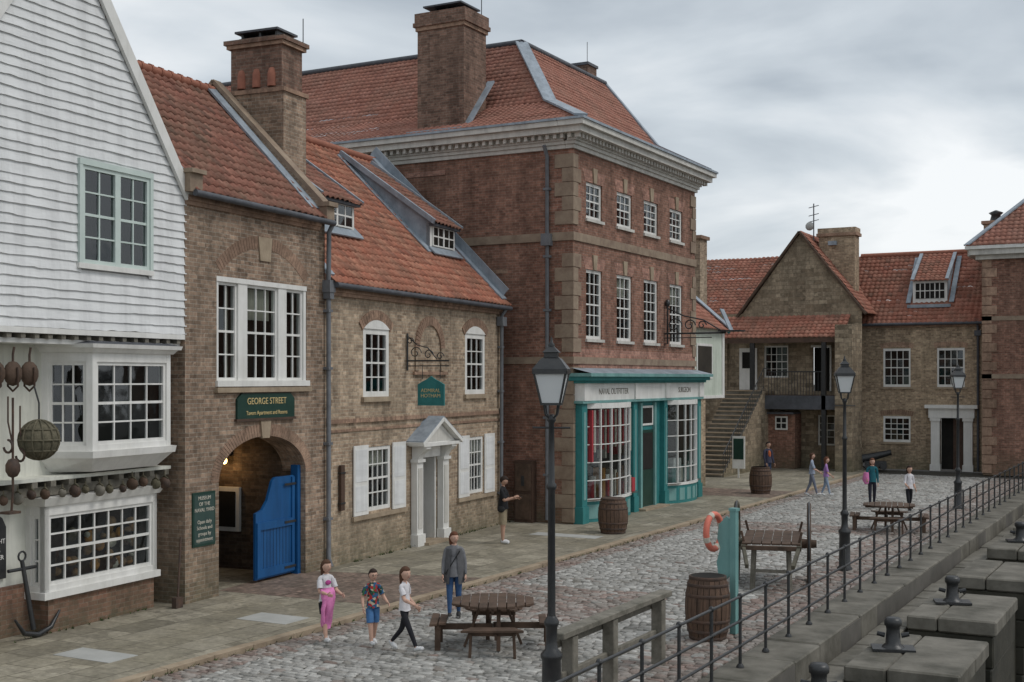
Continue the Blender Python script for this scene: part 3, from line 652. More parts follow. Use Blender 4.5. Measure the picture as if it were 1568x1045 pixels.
def pil(a,b):
    mf.box(FA,a,b,.0,.22,.1,.4,'white');mf.box(FA,a+.04,b-.04,.0,.17,.4,2.25,'white');mf.box(FA,a+.1,b-.1,.17,.185,.55,2.1,'cream')
    mf.box(FA,a-.0,b+.0,.0,.22,2.25,2.33,'white');mf.extr(FR((P(a+.08,0,0).x,P(a+.08,0,0).y),(FA.N.x,FA.N.y),(FA.U.x,FA.U.y)),[(0,2.33),(.18,2.33),(.25,2.46),(.42,2.6),(.42,2.66),(0,2.66)],0,b-a-.16,'white')
pil(8.95,9.37);pil(10.43,10.85)
mf.box(FA,9.37,10.43,-.3,.1,2.35,2.66,'white')
mf.box(FA,8.85,10.95,.0,.45,2.66,2.74,'white')
mf.extr(FA,[(8.9,2.74),(10.9,2.74),(9.9,3.27)],.0,.33,'white');mf.extr(FA,[(9.15,2.78),(10.65,2.78),(9.9,3.16)],.33,.345,'cream')
for s0 in (8.76,11.04):
    a=P(s0,.24,2.73);b=P(9.9,.24,3.35);mf.beam(a,b,.5,.09,'white',V((0,0,1)));a=P(s0,.23,2.79);b=P(9.9,.23,3.41);mf.beam(a,b,.5,.035,'lead',V((0,0,1)))
mf.box(FA,9.38,9.46,-.5,-.02,.1,2.35,'white');mf.box(FA,10.34,10.42,-.5,-.02,.1,2.35,'white')
P5=[P(9.38,-.5,.1),P(10.42,-.5,.1),P(10.42,-.5,2.35),P(9.38,-.5,2.35),P(9.38,-2.5,.1),P(10.42,-2.5,.1),P(10.42,-2.5,2.35),P(9.38,-2.5,2.35)]
mf.add(P5,[(0,4,7,3),(1,5,6,2),(4,5,6,7),(3,2,6,7),(0,1,5,4)],'int')
mf.box(FA,9.3,10.5,-.2,.35,.1,.17,'stone')
EV=(.24,6.58);RD=(-4.4,11.15)
rv=P(0,RD[0],RD[1])-P(0,EV[0],EV[1])
tile_roof('roof_tiles',e,P(4.9,*EV),FA.U,rv,9.9,rv.length,'tileC')
rv2=P(0,RD[0],RD[1])-P(0,-9,6.5);tile_roof('roof_tiles_rear',e,P(4.9,-9,6.5),FA.U,rv2,9.9,rv2.length,'tileC')
mb.quad(P(14.74,-.02,.05),P(14.74,-9,.05),P(14.74,-9,6.5),P(14.74,-.02,6.6),'brickC');mb.add([P(4.87,-.1,6.5),P(4.87,-9,6.5),P(4.87,-4.4,11.1)],[(0,1,2)],'brickC')
mb.tube([P(4.9,RD[0],RD[1]+.04),P(14.75,RD[0],RD[1]+.04)],.12,'pots',8)
def slope(n_): return EV[1]+(EV[0]-n_)*(RD[1]-EV[1])/(EV[0]-RD[0])
def dormer(u0,u1,nf,zt):
    zb=slope(nf)+.02
    mf.box(FA,u0,u1,nf-.12,nf,zb,zt,'white')
    F3=FR((P(0,nf,0).x,P(0,nf,0).y),(FA.U.x,FA.U.y),(FA.N.x,FA.N.y))
    um=(u0+u1)/2
    for a,b in ((u0+.14,um-.02),(um+.02,u1-.14)):
        z0=zb+.14;z1=zt-.1
        mf.box(F3,a,b,.0,.03,z0,z1,'int')
        for t in (0,.5,1): x=a+(b-a)*t;mf.box(F3,x-.02,x+.02,.0,.045,z0,z1,'white')
        for t in (0,.5,1): z=z0+(z1-z0)*t;mf.box(F3,a,b,.0,.05,z-.02,z+.02,'white')
        mg.quad(F3.P(a,.035,z0),F3.P(b,.035,z0),F3.P(b,.035,z1),F3.P(a,.035,z1),'glass')
    nt_=RD[0]+.25;zu=slope(nt_)+.1
    for u in (u0,u1):
        mb.add([P(u,nf,zb),P(u,nf,zt),P(u,nt_,zu-.02),P(u,nt_,zu-.3)],[(0,1,2,3)],'lead')
        sg=-1 if u==u0 else 1
        mb.beam(P(u+sg*.1,nf+.1,slope(nf+.1)+.05),P(u+sg*.1,nt_,slope(nt_)+.05),.34,.03,'lead',V((.7,0,.7)))
    mb.beam(P(u0-.1,nf+.12,zb-.02),P(u1+.1,nf+.12,zb-.02),.3,.04,'lead',V((.7,0,.7)))
    a=P(u0-.12,nf+.22,zt-.02);b=P(u0-.12,nt_-.05,zu+.0);tile_roof('dormer_tiles',e,a,FA.U,b-a,u1-u0+.24,(b-a).length,'tileA')
    mb.beam(P(u0-.1,nf+.2,zt),P(u0-.1,nt_,zu+.03),.1,.14,'lead',V((.5,0,.8)));mb.beam(P(u1+.1,nf+.2,zt),P(u1+.1,nt_,zu+.03),.07,.1,'lead',V((.5,0,.8)))
    mf.box(FA,u0-.06,u1+.06,nf,nf+.16,zt-.1,zt-.03,'leadd')
dormer(12.45,14.05,-1.25,8.85);dormer(6.5,8.25,-1.25,8.85)
mb.beam(P(14.62,.1,6.75),P(14.62,-4.4,11.3),.3,.06,'lead',V((.7,0,.7)));mb.beam(P(14.73,.1,6.95),P(14.73,-4.4,11.5),.04,.3,'lead',V((.7,0,.7)))
mb.beam(P(4.98,.1,6.75),P(4.98,-4.4,11.3),.24,.06,'lead',V((.7,0,.7)))
mb.tube([P(4.95,.26,6.52),P(14.75,.26,6.48)],.065,'leadd',8)
mb.tube([P(14.45,.24,6.45),P(14.45,.1,6.25),P(14.45,.08,.2)],.055,'pipe',10);mb.box(FA,14.3,14.6,.0,.2,5.95,6.22,'pipe')
for z in (1.,2.5,4.,5.3): mb.box(FA,14.36,14.54,.0,.14,z,z+.06,'pipe')
mb.build('walls',e);mf.build('window_frames',e);mg.build('window_panes',e)
s=empty('hanging_pub_sign');b=MB()
uS=8.75
b.tube([P(uS,.02,4.6),P(uS,.02,5.55)],.025,'iron');b.tube([P(uS,.0,4.85),P(uS,1.2,4.85)],.022,'iron');b.tube([P(uS,.0,4.72),P(uS,1.2,4.72)],.014,'iron')
def scroll(cn,cz,r0,turn):
    return [P(uS,cn+(r0*(1-i/26.))*math.cos(i*.36),cz+(r0*(1-i/26.))*math.sin(i*.36)) for i in range(turn)]
for cn,cz,r0 in ((.25,5.05,.17),(.62,5.0,.14),(.95,4.96,.11),(.1,5.35,.1)): b.tube(scroll(cn,cz,r0,22),.013,'iron',6)
b.tube([P(uS,0,5.5),P(uS,.3,5.25),P(uS,.6,5.18),P(uS,.85,4.9)],.015,'iron',6)
for n_ in (.45,.95): b.tube([P(uS,n_,4.72),P(uS,n_,4.38)],.009,'iron',5)
FS=FR((P(uS,0,0).x,P(uS,0,0).y),(FA.N.x,FA.N.y),(-FA.U.x,-FA.U.y))
b.extr(FS,[(.33,3.72),(1.07,3.72),(1.07,4.25),(.95,4.32),(.82,4.38),(.7,4.46),(.58,4.38),(.45,4.32),(.33,4.25)],-.03,.03,'teal')
b.extr(FS,[(.39,3.78),(1.01,3.78),(1.01,4.2),(.7,4.35),(.39,4.2)],.03,.036,'teal');b.build('bracket_and_board',s)
text('ADMIRAL\nHOTHAM',s,FS.P(.7,.04,4.03),.13,FA.N,(0,0,1),'gold')
# ===== Georgian house
e=empty('georgian_brick_house');mb=MB();mf=MB();mg=MB()
FG=FR((-16.3,33.7),(0,1),(1,0));FS_=FR((-16.3,33.7),(-1,0),(0,-1));GL=10.25
cols=[(.92,2.08),(3.2,4.42),(5.42,6.66),(7.76,8.98)]
hol=[(a,b,9.24,10.35) for a,b in cols]+[(a,b,5.6,7.71) for a,b in cols]
wall(mb,FG,0,GL,.05,11.3,hol,'brickG',depth=.14)
wall(mb,FS_,0,16,.05,11.3,[],'brickG')
mb.quad(FG.P(GL,0,.05),FG.P(GL,-14,.05),FG.P(GL,-14,12),FG.P(GL,0,12),'brickG')
for i,(a,b) in enumerate(cols):
    sash(mf,mg,FG,a,b,9.24,10.35,n=-.05,nx=3,nz=4,fw=.1,sill='cream');sash(mf,mg,FG,a,b,5.6,7.71,n=-.05,nx=3,nz=6,fw=.1,sill='cream',curt=(.3 if i%2 else None))
    uc=(a+b)/2
    for z in (10.35,7.71):
        mb.extr(FG,[(uc-.1,z+.0),(uc+.1,z+.0),(uc+.16,z+.45),(uc-.16,z+.45)],-.02,.05,'stone')
        for sg in (-1,1):
            for k in range(6):
                x0=.1+k*(.55/6);x1=x0+.085;mb.extr(FG,[(uc+sg*x0,z),(uc+sg*x1,z),(uc+sg*(x1*1.25+.03),z+.36),(uc+sg*(x0*1.25+.03),z+.36)],-.01,.006,'brickR')
for z0,z1,m_ in ((8.49,8.74,'quoin'),(4.84,5.05,'quoin')):
    mb.box(FG,-.04,GL+.04,.0,.05,z0,z1,m_);mb.box(FS_,.0,15,.0,.048,z0+.001,z1-.001,m_)
mb.box(FG,.0,GL,.0,.012,5.05,5.3,'brickR')
mb.box(FG,.35,GL-.3,.0,.01,4.62,4.84,'brickR')
mb.box(FS_,4.4,5.9,.0,.03,10.75,10.9,'brickR')
for x in (2.2,6.3): mb.box(FS_,x,x+1.,.0,.008,7.6,7.72,'brickV')
z=.15;k=0
while z<11.0:
    h=.42
    if not (8.1<z<8.75 or 4.45<z<5.05):
        L=.58 if k%2 else .34;L2=.3 if k%2 else .5
        mb.box8([V(p) for p in ((-16.3-L,33.66,z),(-16.26,33.66,z),(-16.26,33.7+L2,z),(-16.3-L,33.7+L2,z),(-16.3-L,33.66,z+h-.02),(-16.26,33.66,z+h-.02),(-16.26,33.7+L2,z+h-.02),(-16.3-L,33.7+L2,z+h-.02))],'quoin')
        mb.box(FG,GL-(.5 if k%2 else .3),GL+.03,-.3,.04,z,z+h-.02,'quoin')
    z+=h;k+=1
def ring(z0,z1,p0,mat):
    mb.box(FG,-p0,GL+p0,-.2,p0,z0,z1,mat);mb.box(FS_,.21,16,-.2,p0-.002,z0+.001,z1-.001,mat);mb.box(FR((-16.3,33.7+GL),(-1,0),(0,1)),.2,6,-.2,p0-.002,z0+.001,z1-.001,mat)
ring(11.2,11.32,.08,'cream');ring(11.32,11.42,.14,'cream');ring(11.6,11.78,.5,'cream');ring(11.78,11.93,.62,'cream');ring(11.93,12.0,.67,'lead')
mb.box(FG,-.2,GL+.2,-.1,.2,11.42,11.6,'cream');mb.box(FS_,.21,16,-.1,.198,11.42,11.6,'cream')
u=-.3
while u<GL+.4: mb.box(FG,u,u+.1,.2,.36,11.47,11.6,'cream');u+=.24
u=-.1
while u<16: mb.box(FS_,u,u+.1,.2,.36,11.47,11.6,'cream');u+=.24
mb.build('walls',e)
y0=33.7;x0=-16.3;ov=.5
prof=[(-ov,12.02),(1.55,13.05),(3.7,15.62)]
for (s0,z0),(s1,z1) in zip(prof[:-1],prof[1:]):
    P0=V((x0-s0,y0+s0,z0));Wv=V((0,s1-s0,z1-z0));L=Wv.length
    rt=(s1-s0)/L
    tile_roof('roof_tiles_side',e,P0,(-1,0,0),Wv,17.5,L,'tileG',tw=.2,th=.2,amp=.012,step=.02,clips=[((0,0),(-1,rt))],sag=.03)
    tile_roof('roof_tiles_front',e,P0,(0,1,0),V((-(s1-s0),0,z1-z0)),GL+.35-s0,L,'tileG',tw=.2,th=.2,amp=.012,step=.02,clips=[((0,0),(-1,rt))],sag=.03)
mb=MB()
mb.add([(x0-3.7,y0+3.7,15.6),(x0-3.7,y0+GL,15.6),(-34,y0+GL,15.6),(-34,y0+3.7,15.6)],[(0,1,2,3)],'lead')
mb.add([(x0+ov,y0+GL+.3,12.0),(x0-1.55,y0+GL+.3,13.0),(x0-3.7,y0+GL+.0,15.6),(x0-14,y0+GL,15.6),(x0-14,y0+GL+.3,12)],[(0,1,2,3,4)],'brickG')
prev=None
for (s_,z_) in prof:
    p=V((x0-s_,y0+s_,z_+.04))
    if prev: mb.beam(prev,p,.42,.06,'lead')
    prev=p
pr=None
for (s_,z_) in prof:
    p=V((x0-s_,y0+GL+.25,z_+.04))
    if pr: mb.beam(pr,p,.25,.08,'lead')
    pr=p
mb.tube([(x0-3.7,y0+3.7,15.66),(x0-3.7,y0+GL+.2,15.66)],.1,'leadd',8);mb.tube([(x0-3.7,y0+3.7,15.66),(-34,y0+3.7,15.66)],.1,'leadd',8)
mb.box(ID,-20.6,-20,42.6,43.4,15.5,16.05,'brickK');mb.box(ID,-20.65,-19.95,42.55,43.45,16.05,16.15,'leadd');mb.tube([(-20.2,43,16),(-20.2,43,17)],.012,'iron',5)
mb.box(ID,-21.75,-20.05,33.72,35.1,11.6,15.35,'brickK');mb.box(ID,-21.8,-20.0,33.67,35.15,15.35,15.47,'brickV');mb.box(ID,-21.86,-19.94,33.61,35.21,15.47,15.6,'brickK');mb.box(ID,-21.82,-19.98,33.65,35.17,15.6,15.9,'brickK')
mb.box(ID,-21.5,-20.3,33.9,34.9,15.9,15.95,'leadd');mb.box(ID,-21.6,-20.2,33.8,35,16.1,16.15,'leadd')
for x in (-21.3,-20.9,-20.5): mb.box(ID,x-.04,x+.04,34.1,34.7,15.95,16.1,'iron')
mb.box(ID,-21.9,-19.9,33.3,33.75,11.98,12.12,'lead');mb.beam((-19.98,33.7,12.2),(-19.98,35.3,13.9),.25,.06,'lead')
mb.tube([(-20.1,34.9,15.6),(-20.1,34.9,16.6)],.015,'iron',5)
mb.build('chimney_and_leadwork',e)
mf.build('window_frames',e);mg.build('window_panes',e)
mb=MB()
mb.tube([(-17.1,33.4,11.3),(-17.1,33.6,11.0),(-17.1,33.6,.2)],.06,'pipe',10);mb.box(ID,-17.24,-16.96,33.45,33.69,8.35,8.7,'pipe')
for z in (1.5,3.2,4.6,6.4,8.,10.): mb.box(ID,-17.2,-17.0,33.52,33.69,z,z+.07,'pipe')
mb.build('downpipe',e)
mb=MB();mb.box(ID,-18.1,-17.5,33.4,33.68,.1,1.95,'woodr');mb.box(ID,-18.05,-17.55,33.36,33.4,.2,.95,'wood');mb.box(ID,-18.05,-17.55,33.36,33.4,1.05,1.85,'wood');mb.box(ID,-17.85,-17.75,33.35,33.42,1.2,1.5,'iron');mb.build('timber_locker')
# shop front
mb=MB();mg=MB()
mb.box(FG,.05,GL-.05,-.1,.3,3.74,4.26,'white');mb.box(FG,.0,GL,-.1,.34,3.66,3.74,'tealp')
mb.box(FG,-.02,GL+.05,-.1,.42,4.26,4.34,'teal');mb.box(FG,-.08,GL+.1,-.1,.55,4.34,4.46,'teal');mb.box(FG,-.12,GL+.14,-.1,.66,4.46,4.56,'tealp')
mb.add([FG.P(-.12,.66,4.56),FG.P(GL+.14,.66,4.56),FG.P(GL+.14,.0,4.72),FG.P(-.12,.0,4.72)],[(0,1,2,3)],'lead')
for a,b in ((.1,.45),(3.95,4.25),(6.6,6.9),(9.85,10.2)):
    mb.box(FG,a,b,.0,.26,.6,3.66,'teal');mb.box(FG,a-.04,b+.04,.0,.3,.1,.6,'teal');mb.box(FG,a-.04,b+.04,.0,.36,3.74,4.26,'white');mb.box(FG,a+.1,b-.1,.26,.275,.8,3.4,'tealp')
def bow(u0,u1):
    k=6;pts=[]
    for i in range(k+1):
        t=i/k;pts.append((u0+(u1-u0)*t,.12+.42*math.sin(math.pi*t)**.6 if 0<t<1 else .12))
    for i in range(k):
        A_=FG.P(pts[i][0],pts[i][1],0);B_=FG.P(pts[i+1][0],pts[i+1][1],0);d=B_-A_;L=d.length;d.normalize()
        F2=FR((A_.x,A_.y),(d.x,d.y),(d.y,-d.x))
        mb.box(F2,-.02,L+.02,-.05,.03,.1,.72,'teal');mb.box(F2,.08,L-.08,.03,.04,.2,.62,'tealp')
        mb.box(F2,-.03,L+.03,-.06,.06,.72,.8,'white');mb.box(F2,-.02,L+.02,-.05,.04,3.5,3.66,'white')
        mb.box(F2,-.02,.02,-.05,.03,.8,3.5,'white')
        for j in range(1,5): z=.8+2.7*j/5;mb.box(F2,.025,L,-.03,.02,z-.014,z+.014,'white')
        mg.quad(F2.P(0,-.01,.8),F2.P(L,-.01,.8),F2.P(L,-.01,3.5),F2.P(0,-.01,3.5),'glass')
    mb.box(FG,u1,u1+.03,.0,.15,.72,3.6,'white')
    mb.box(FG,u0,u1,.012,.1,.1,.75,'teal')
    mb.quad(FG.P(u0,.014,.7),FG.P(u1,.014,.7),FG.P(u1,.014,3.6),FG.P(u0,.014,3.6),'inth')
    mb.quad(FG.P(u0,.02,.78),FG.P(u1,.02,.78),FG.P(u1,.5,.78),FG.P(u0,.5,.78),'wood')
bow(.55,3.85);bow(7.0,9.8)
for i in range(16):
    u=.7+i*.19;mb.box(FG,u,u+.1,.03,.3,1.9+.5*abs(math.sin(i*.6)),3.45,['red','curtain'][i%2])
for i in range(20): u=R(.7,3.6);mb.box(FG,u,u+R(.1,.3),.04,.14+R(0,.25),.8,.8+R(.2,.9),random.choice(['red','curtain','red','amber','white']))
for i in range(12): u=R(7.2,9.5);mb.box(FG,u,u+R(.1,.3),.04,.14+R(0,.2),.8,.8+R(.2,1.1),random.choice(['curtain','curtain','tealp','white']))
mb.box(FG,4.25,6.6,.02,.1,.1,3.66,'teal');mb.box(FG,4.85,5.9,.1,.14,.2,2.7,'dgreen');mb.box(FG,4.95,5.8,.14,.16,1.4,2.6,'int');mb.box(FG,4.85,5.9,.1,.14,2.85,3.5,'white');mb.box(FG,4.95,5.8,.14,.145,2.92,3.43,'int')
for u in (4.7,5.9): mb.box(FG,u,u+.15,.1,.2,.1,3.6,'tealp')
mb.box(FG,4.4,6.5,.0,.5,.1,.16,'stone')
mb.build('shopfront',e);mg.build('shop_panes',e)
text('NAVAL OUTFITTER',e,FG.P(2.3,.304,4.0),.26,(0,1,0),(0,0,1),'woodg');text('SURGEON',e,FG.P(8.4,.304,4.0),.26,(0,1,0),(0,0,1),'woodg')
s=empty('iron_wall_bracket');b=MB();yb=41.0
b.tube([(-16.3,yb,5.6),(-16.2,yb,5.6),(-16.2,yb,6.9)],.03,'iron');b.tube([(-16.3,yb,5.95),(-14.1,yb,5.95)],.03,'iron');b.tube([(-16.3,yb,5.8),(-14.6,yb,5.8)],.016,'iron')
for cx,r0 in ((-15.95,.28),(-15.4,.22),(-14.95,.16)): b.tube([(cx+(r0*(1-i/26))*math.cos(i*.36),yb,6.22+(r0*(1-i/26))*math.sin(i*.36)) for i in range(22)],.022,'iron',6)
b.tube([(-16.25,yb,6.85),(-15.6,yb,6.55),(-14.9,yb,6.4),(-14.2,yb,5.98)],.024,'iron');b.ell((-16.2,yb,7.0),(.1,.1,.14),'iron',8)
b.box(ID,-14.3,-13.5,yb-.25,yb+.25,5.98,6.03,'iron');b.beam((-13.9,yb,6.0),(-14.25,yb,6.75),.4,.03,'lead')
b.build('bracket',s)
# ===== pale building & stairs
e=empty('pale_green_outhouse');mb=MB()
FP=FR((-17.5,44.3),(0,1),(1,0))
mb.box(FP,0,4.1,-4,0,.05,3.6,'brickE');mb.box(FP,0,6.2,-4,.02,3.72,6.5,'pgreen');mb.box(FP,6.0,6.25,-.1,.06,3.72,6.5,'white');mb.box(FP,0,6.25,-3.9,.06,3.6,3.72,'white');mb.box(FP,3.,4.8,.02,.05,4.4,5.8,'white');mb.box(FP,3.1,4.7,.05,.06,4.5,5.7,'inth')
mb.extr(FR((-17.5,50.4),(-1,0),(0,-1)),[(0,6.5),(5,6.5),(2.5,8.7)],-.1,.1,'brickE')
mb.beam((-17.2,50.6,6.35),(-20,50.6,8.75),.12,.22,'teal');mb.beam((-17.2,50.6,6.5),(-20,50.6,8.9),.5,.05,'lead')
mb.box(ID,-20,-19.2,52.4,53.3,7,10.5,'brickC');mb.box(ID,-20.1,-19.1,52.3,53.4,10.5,10.65,'brickV')
mb.build('walls',e)
tile_roof('roof_tiles',e,(-17.2,44.4,6.4),(0,1,0),(-2.8,0,2.4),6.2,3.7,'tileE',ns=4)
e=empty('stone_staircase');mb=MB();n_=20
for i in range(n_):
    ya=52.7+i*.29;z=(i+1)*.19;mb.box(ID,-20.0,-18.32,ya,ya+.31,z-.13,z-.001,'quay');mb.box(ID,-20.0,-18.32,ya-.03,ya+.31,z-.001,z+.05,'stone')
mb.extr(FR((-18.3,0),(0,1),(1,0)),[(52.7,.05),(60.4,.05),(60.4,3.7),(58.5,3.7),(52.7,.1)],-.25,.0,'brickD')
mb.box(ID,-20.0,-18.32,58.5,60.4,3.55,3.8,'stone')
for i in range(0,n_+1,1):
    y_=52.8+i*.29;z=(i+1)*.19;mb.tube([(-18.28,y_,z-.1),(-18.28,y_,z+.9)],.012,'iron',6)
mb.tube([(-18.28,52.8,1.1),(-18.28,58.6,4.88),(-18.28,59.6,4.88)],.025,'iron',6);mb.tube([(-18.28,52.8,.3),(-18.28,58.6,4.05)],.014,'iron',6)
mb.build('steps_and_handrail',e)
b=MB();b.box(ID,-17.9,-17.35,52.9,52.98,.5,1.9,'white');b.box(ID,-17.85,-17.4,52.88,52.9,.9,1.8,'dgreen');b.box(ID,-17.66,-17.6,52.9,52.96,.08,.5,'white');b.build('notice_sign')
# ===== D gabled stone building
e=empty('gabled_stone_house');mb=MB();mf=MB();mg=MB()
FD=FR((0,60.5),(1,0),(0,-1))
hd=[(-18.86,-17.65,4.45,6.0),(-16.45,-15.6,3.8,5.9)]
wall(mb,FD,-22,-14.1,.05,7.6,hd+[(-17.97,-17.33,2.0,2.62),(-16.2,-15.0,1.2,2.65)],'brickD')
mb.extr(FD,[(-19.95,7.6),(-14.05,7.6),(-17.07,11.4)],-.35,.0,'brickD')
for s0,z0 in ((-20.2,7.45),(-13.9,7.45)):
    mb.beam((s0,60.45,z0),(-17.07,60.45,11.5),.3,.1,'wood');mb.quad(V((s0,60.4,z0+.03)),V((-17.07,60.4,11.53)),V((-17.07,66,11.53)),V((s0,66,z0+.03)),'woodr')
tile_roof('roof_tiles_gable',e,(-13.85,60.5,7.5),(0,1,0),(-3.22,0,4.05),4.8,5.17,'tileE',ns=4)
tile_roof('roof_tiles_left',e,(-26,60.65,7.45),(1,0,0),(0,4.9,3.4),8.6,5.96,'tileE',ns=4)
mb.box(ID,-26,-20.7,60.4,60.7,.05,7.5,'brickD')
tile_roof('lean_to_tiles',e,(-20.9,58.9,6.35),(1,0,0),(0,1.55,1.1),6.3,1.9,'tileE',ns=4)
mb.box(ID,-20.9,-14.6,58.85,58.97,6.1,6.32,'woodr')
sash(mf,mg,FD,-18.86,-17.65,4.45,6.0,nx=4,nz=4);sash(mf,mg,FD,-17.97,-17.33,2.0,2.62,nx=2,nz=2);sash(mf,mg,FD,-16.2,-15.0,1.2,2.65,nx=3,nz=4)
mf.quad(FD.P(-16.45,-.3,3.8),FD.P(-15.6,-.3,3.8),FD.P(-15.6,-.3,5.9),FD.P(-16.45,-.3,5.9),'int');mf.box(FD,-16.52,-15.55,-.05,.04,5.9,6.0,'white');mf.box(FD,-15.62,-15.54,-.05,.04,3.8,5.9,'white')
mf.box(FD,-20.1,-19.2,.0,.04,3.85,5.9,'white');mf.box(FD,-19.95,-19.35,.04,.05,4.9,5.7,'int')
mb.box(ID,-18.3,-14.6,58.9,60.5,3.3,3.62,'woodr');mb.box(ID,-18.3,-14.6,58.86,58.9,2.95,3.6,'leadd')
for x in (-18.95,-15.5): mb.box(ID,x-.1,x+.1,58.86,59.06,.05,6.1,'iron')
mb.box(ID,-14.9,-14.1,58.6,60.5,.05,6.9,'brickD');mb.box(ID,-18.3,-17.,59.4,60.49,.05,2.7,'brickG')
mb.box(ID,-18.3,-17,59.1,60.4,2.7,2.8,'leadd')
mf.box(ID,-17.95,-17.35,59.36,59.41,1.95,2.6,'white')
for x in (-17.88,-17.62): mf.box(ID,x,x+.2,59.34,59.36,2.03,2.25,'int');mf.box(ID,x,x+.2,59.34,59.36,2.31,2.52,'int')
mb.tube([(-18.2,58.95,4.72),(-15.5,58.95,4.72)],.03,'iron',6)
x=-18.15
while x<-15.5: mb.tube([(x,58.95,3.62),(x,58.95,4.72)],.014,'iron',5);x+=.14
mb.box(ID,-16.5,-14.75,61.8,62.7,8,11.35,'brickE');mb.box(ID,-16.6,-14.65,61.7,62.8,11.35,11.5,'brickV');mb.box(ID,-16.55,-14.7,61.75,62.75,11.5,11.75,'brickE');mb.box(ID,-16,-15.6,61.6,61.9,10.9,11.1,'lead')
mb.tube([(-16.75,61.8,10),(-16.75,61.8,13)],.03,'leadd',6)
for z in (12.1,12.4,12.8): mb.tube([(-17.,61.8,z),(-16.5,61.8,z+.1)],.02,'leadd',5)
mb.ell((-16.95,61.8,11.9),(.22,.1,.22),'pale',10)
mb.build('walls',e);mf.build('window_frames',e);mg.build('window_panes',e)
# ===== E buff brick house
e=empty('buff_brick_house');mb=MB();mf=MB();mg=MB()
FE=FR((0,62.3),(1,0),(0,-1))
he=[(-13.5,-12.22,4.0,5.85),(-11.0,-9.75,4.0,5.85),(-13.5,-12.22,1.35,2.6),(-10.85,-9.78,.05,2.55)]
wall(mb,FE,-14.9,-8.6,.05,7.05,he,'brickE')
for h_ in he[:3]:
    sash(mf,mg,FE,h_[0]-.04,h_[1]+.04,h_[2],h_[3],n=-.02,nx=4,nz=4,fw=.12);mb.box(FE,h_[0]-.12,h_[1]+.12,-.05,.08,h_[2]-.1,h_[2]-.002,'stone')
    archhead(mf,mb,FE,h_[0]-.04,h_[1]+.04,h_[3],.07,white=False)
for a,b in ((-11.25,-10.85),(-9.78,-9.38)): mf.box(FE,a,b,.0,.2,.05,2.5,'white');mf.box(FE,a-.04,b+.04,.0,.26,.05,.35,'white');mf.box(FE,a-.04,b+.04,.0,.26,2.4,2.549,'white')
mf.box(FE,-11.35,-9.28,.0,.28,2.55,3.0,'white');mf.box(FE,-11.5,-9.13,.0,.42,3.0,3.16,'white')
mf.quad(FE.P(-10.85,-.3,.1),FE.P(-9.78,-.3,.1),FE.P(-9.78,-.3,2.55),FE.P(-10.85,-.3,2.55),'int');mf.box(FE,-10.3,-9.8,-.28,-.22,.1,2.5,'woodr')
mb.box(FE,-14.9,-8.6,.0,.1,6.85,6.98,'brickV');mb.tube([FE.P(-14.9,.28,7.0),FE.P(-8.6,.28,7.0)],.07,'leadd',8)
mb.tube([FE.P(-9.15,.2,6.9),FE.P(-9.15,.08,6.7),FE.P(-9.15,.08,.1)],.06,'leadd',8);mb.box(FE,-9.3,-9.0,.0,.2,6.4,6.65,'leadd')
rv=V((0,3.5,3.6));tile_roof('roof_tiles',e,(-15.4,62.0,7.02),(1,0,0),rv,7.0,rv.length,'tileE',ns=4)
mb.tube([(-15.3,65.5,10.65),(-8.5,65.5,10.65)],.13,'pots',8)
def dorm2(x0,x1,yf,zt):
    zb=7.02+(yf-62)*3.6/3.5
    mf.box(ID,x0,x1,yf,yf+.1,zb,zt,'white')
    for i in range(2):
        a=x0+.12+(x1-x0-.24)*i/2+.02;b=x0+.12+(x1-x0-.24)*(i+1)/2-.02;mf.box(ID,a,b,yf-.03,yf,zb+.2,zt-.12,'int')
        for t in (.33,.67): x=a+(b-a)*t;mf.box(ID,x-.02,x+.02,yf-.05,yf-.03,zb+.2,zt-.12,'white')
        z=(zb+zt)/2+.04;mf.box(ID,a,b,yf-.055,yf-.035,z-.02,z+.02,'white')
    for x in (x0,x1):
        mb.add([(x,yf,zb),(x,yf,zt),(x,65.2,10.5),(x,65.2,10.2)],[(0,1,2,3)],'lead')
        mb.beam((x,yf-.15,zt+.05),(x,65.2,10.6),.16,.08,'lead')
        mb.beam((x+(.2 if x==x1 else -.2),yf-.1,zb),(x+(.2 if x==x1 else -.2),65.2,10.42),.22,.04,'lead')
    mb.box(ID,x0-.2,x1+.2,yf-.35,yf,zb-.25,zb-.1,'lead')
    W=V((0,65.2-yf+.2,10.58-zt));tile_roof('dormer_tiles',e,(x0-.1,yf-.2,zt),(1,0,0),W,x1-x0+.2,W.length,'tileE',ns=4)
dorm2(-12.25,-10.65,63.0,9.1)
mb.build('walls',e);mf.build('window_frames',e);mg.build('window_panes',e)
# ===== F
e=empty('red_brick_house');mb=MB()
FF=FR((0,60.3),(1,0),(0,-1))
mb.box(ID,-8.66,12,60.3,72,.05,9.8,'brickG')
for z in (4.4,7.0): mb.box(FF,-8.7,12,.0,.04,z,z+.2,'quoin')
mb.box(FF,-8.95,12,-.2,.2,9.75,9.95,'cream');mb.box(FF,-9.2,12,-.2,.45,9.95,10.2,'cream');mb.box(FF,-9.35,12,-.2,.55,10.2,10.35,'white')
mb.box(ID,-9.35,-8.4,60.5,72,9.96,10.34,'cream')
z=.15;k=0
while z<9.6: mb.box(FF,-8.7,-8.66+(.6 if k%2 else .38),-.3,.04,z,z+.38,'brickV');z+=.42;k+=1
mb.box(ID,-9.3,-8.3,65,66,9.5,11.9,'brickC');mb.box(ID,-9.4,-8.2,64.9,66.1,11.9,12.05,'brickV');mb.lathe((-8.8,65.5,12.05),[(.3,0),(.22,.3),(.35,.42),(.05,.55)],'iron',10)
mb.build('walls',e)
